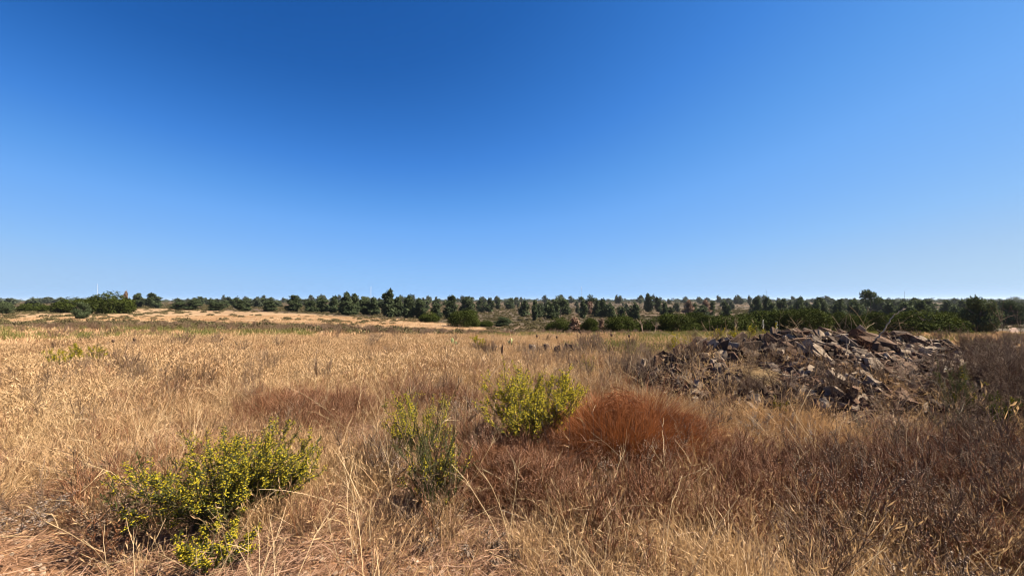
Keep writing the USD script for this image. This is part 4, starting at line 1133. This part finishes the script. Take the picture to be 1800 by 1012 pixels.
rows = [(1210, 526, None, 11, 190, "withered pinkish brown tree on the hillside, left of two"), (1240, 526, None, 10, 200, "withered pinkish brown tree on the hillside, right of two"),
        (1037, 529, 553, 8, None, "withered brown tree low beside the thin crowned gum"), (221, 510, None, 6, 150, "withered brown top at the right side of the largest rounded tree"),
        (1010, 556, None, 14, 58, "withered pinkish bush between the first two pines of the row"), (1057, 558, None, 8, 57, "withered pinkish bush left of the third pine of the row")]
place_all("withered_tree", dryt, (9, 2.3), rows, "withered trees")

# bare trees in front of the pines
def bare_tree(label, px, d, top, seed, lean=0.0, r=.05, mat="twig_pale", n=7):
    c = spot(px, d)
    h = EYE + (HOR - top) / FPX * d - c[2]
    g = np.random.default_rng(seed)
    t = thing("bare_tree", label, "bare tree", c)
    tr = wander((0, 0, -.1), (lean, 0, 1), h * .95, 6, g, .07)
    obj("trunk", tubes([(tr, r, r * .3)], 5), mat, t)
    for k in range(n):
        p, dd = along(tr, g.uniform(.3, .9))
        a = g.uniform(0, 2 * np.pi)
        b = wander(p, (math.cos(a), math.sin(a) * .6, .8), h * g.uniform(.25, .5), 4, g, .14)
        p2, d2 = along(b, .5)
        obj("branch", tubes([(b, r * .45, r * .12), (wander(p2, d2 / np.linalg.norm(d2) + g.normal(size=3) * .5, h * .18, 3, g, .15), r * .2, r * .08)], 4), mat, t)
    return t
bare_tree("bare forked grey tree before the olive tinted pine", 1291, 34, 556, 701)
bare_tree("bare pale stem tree in front of the third pine, left of two", 1131, 38, 557, 702, -.1)
bare_tree("bare pale stem tree in front of the third pine, right of two", 1148, 36, 561, 703, .15)
bare_tree("thin dead stalk left of the heap's high crest against the pines", 1316, 12, 573, 704, 0, .012, n=3)
bare_tree("bare twiggy bush showing above the heap's high crest", 1400, 9.5, 570, 705, 0, .012, "twig_dark", 12)

# scattered trees of the far hillside, each one a thing
ORD = "first second third fourth fifth sixth seventh eighth ninth tenth eleventh twelfth thirteenth fourteenth fifteenth sixteenth seventeenth eighteenth nineteenth twentieth".split()
def ordinal(k):
    return ORD[k] if k < 20 else ("twenty " + ORD[k - 20] if k < 29 else f"{k + 1}th")
def by_section(rows, what, sections):
    """Names each far tree by its turn from the left between two landmarks."""
    rows, out, count = sorted(rows, key=lambda q_: q_[0]), [], {}
    for q_ in rows:
        sec = [s for x_, s in sections if q_[0] >= x_][-1]
        k = count[sec] = count.get(sec, -1) + 1
        out.append(q_[:-1] + (f"{ordinal(k)} from the left of the {what} {sec}",))
    return out
fars = [lambda lab, gr, k=k: make_tree("far_tree", "tree", lab, gr, column(720 + k, 9.0, 2.4, 9), 420, 1.1, 7.5, 2.0, .2, 720 + k, "far_leaf", 2, rough=.55) for k in range(4)]
rows = []
frng = np.random.default_rng(77)
for _ in range(92):                                             # along the skyline of the hillside
    px = frng.uniform(390, 1500)
    d = frng.uniform(620, 1000)
    top = frng.uniform(517.5, 526)
    rows.append((px, top, None, frng.uniform(3.2, 7.0), d, "small tree in the thin line of trees along the far skyline"))
place_all("far_tree", fars, (8.6, 2.2), by_section(rows, "skyline trees", [(-999, "left of the grove"), (570, "over the middle grove"), (750, "right of the middle grove"), (900, "left of the tallest mast"), (1022, "left of the tall lone tree"), (1140, "right of the tall lone tree"), (1300, "over the broad pines")]), "trees along the far skyline")
rows = []
for _ in range(70):                                              # on the slope facing the camera
    px = frng.uniform(830, 1420)
    d = frng.uniform(230, 620)
    x0 = (px - CX) / FPX * d
    h = frng.uniform(3.5, 8.5)
    top = HOR - (float(terrain(x0, d)) + h - EYE) / d * FPX
    rows.append((px, max(top, 519), None, max(h * .27 * FPX / d, 2.2), d, "small dark tree dotted on the reddish hillside below the skyline"))
place_all("far_tree", fars, (8.6, 2.2), by_section(rows, "small slope trees", [(-999, "left of the thin gum tree"), (986, "left of the tall lone tree"), (1140, "right of the tall lone tree"), (1270, "above the bare forked tree")]), "trees dotted on the reddish hillside")
rows = []
for _ in range(52):                                              # denser wood on the right
    px = frng.uniform(1380, 1830)
    d = frng.uniform(190, 560)
    rows.append((px, frng.uniform(523, 532) + 4 * (px > 1690), None, frng.uniform(6, 13), d, "dark tree of the close wood on the right horizon"))
place_all("far_tree", fars, (8.6, 2.2), by_section(rows, "dark wood trees", [(-999, "above the tallest broad pine"), (1530, "right of the lollipop tree"), (1690, "at the right edge")]), "trees of the wood on the right horizon")
rows = []
for _ in range(52):                                              # and on the left
    px = frng.uniform(-60, 480)
    d = frng.uniform(260, 800)
    rows.append((px, frng.uniform(522, 529), None, frng.uniform(4, 10), d, "dark tree of the low wood on the left horizon"))
place_all("far_tree", fars, (8.6, 2.2), by_section(rows, "dark low wood trees", [(-999, "at the left edge"), (160, "behind the largest rounded tree"), (290, "behind the pale slope")]), "trees of the wood on the left horizon")
rows = []
for _ in range(24):
    px = frng.uniform(400, 760)
    d = frng.uniform(260, 420)
    rows.append((px, frng.uniform(523, 531), None, frng.uniform(5, 9), d, "dark tree filling the back of the middle grove"))
place_all("far_tree", fars, (8.6, 2.2), by_section(rows, "dark trees at the back", [(-999, "left of the middle grove"), (580, "of the middle grove")]), "trees at the back of the middle grove")

hills = [lambda lab, gr, k=k: make_tree("hill_tree", "tree", lab, gr, column(740 + k, 9.0, 2.5, 12, .06), 700, .95, 7.5, 2.0, .2, 740 + k, "gum_leaf", 2, rough=.6) for k in range(4)]
rows = []
for _ in range(46):
    px = frng.uniform(300, 900)
    d = frng.uniform(240, 420)
    rows.append((px, frng.uniform(521, 531), None, frng.uniform(5, 10), d, ""))
place_all("hill_tree", hills, (8.6, 2.2), by_section(rows, "dark green trees behind", [(-999, "the five low green trees"), (500, "the cone shaped tree"), (580, "the tallest pointed tree"), (740, "the two tall loose trees")]), "dark trees thickening the middle grove")
rows = []
for _ in range(60):
    px = frng.uniform(900, 1720)
    d = frng.uniform(110, 230)
    rows.append((px, frng.uniform(526, 540), None, frng.uniform(6, 13), d, ""))
place_all("hill_tree", hills, (8.6, 2.2), by_section(rows, "dark trees close behind", [(-999, "the first small pines"), (1080, "the half dark wide pine"), (1260, "the bare forked tree"), (1380, "the tallest broad pine"), (1500, "the spreading umbrella pine"), (1650, "the big dark rounded tree")]), "dark trees close behind the pine row")

# thin masts on the horizon
def mast(label, px, top, d):
    x0 = (px - CX) / FPX * d
    z0 = float(terrain(x0, d))
    H = EYE + (HOR - top) / FPX * d - z0
    t = thing("mast", label, "mast", (x0, d, z0))
    w = .45
    cs = [(w * math.cos(a), w * math.sin(a)) for a in (0, 2.094, 4.189)]
    for cx_, cy_ in cs:
        obj("leg", tubes([(np.array([(cx_, cy_, 0), (cx_ * .8, cy_ * .8, H * .5), (cx_ * .5, cy_ * .5, H)]), .10, .07)], 4), "mast_steel", t)
    L = []
    for k in range(16):
        z1, z2 = H * k / 16, H * (k + 1) / 16
        a, b = cs[k % 3], cs[(k + 1) % 3]
        s1, s2 = 1 - .5 * z1 / H, 1 - .5 * z2 / H
        L.append((np.array([(a[0] * s1, a[1] * s1, z1), (b[0] * s2, b[1] * s2, z2)]), .05, .05))
    obj("bracing", tubes(L, 3), "mast_steel", t)
mast("thin lattice mast on the skyline right of centre, tallest one", 1022, 503, 700)
mast("thin lattice mast faint above the largest rounded tree on the left", 171, 499, 700)
mast("thin lattice mast left of the tallest pointed tree in the grove", 652, 503, 700)
mast("thin lattice mast above the broad pines, right of centre", 1348, 509, 700)
mast("thin lattice mast near the tip of the pale branch", 1590, 512, 700)

# ---------------------------------------------------------------- the air: faint haze over the plain
usdkit.material(stage, "/World/Looks/haze_air", {"v": ("principled_volume", {"color": (.86, .92, 1.0), "density": 0.00003, "anisotropy": .2})}, [], volume="v.volume")
zlo, zhi = float(gz.min()) - 1.0, 62.0
hb = trimesh.creation.box((30000, 30000, zhi - zlo))
hb.apply_translation((0, 0, (zhi + zlo) / 2))
tag(usdkit.mesh(stage, "/World/haze", hb, "/World/Looks/haze_air").GetPrim(), kind="stuff")
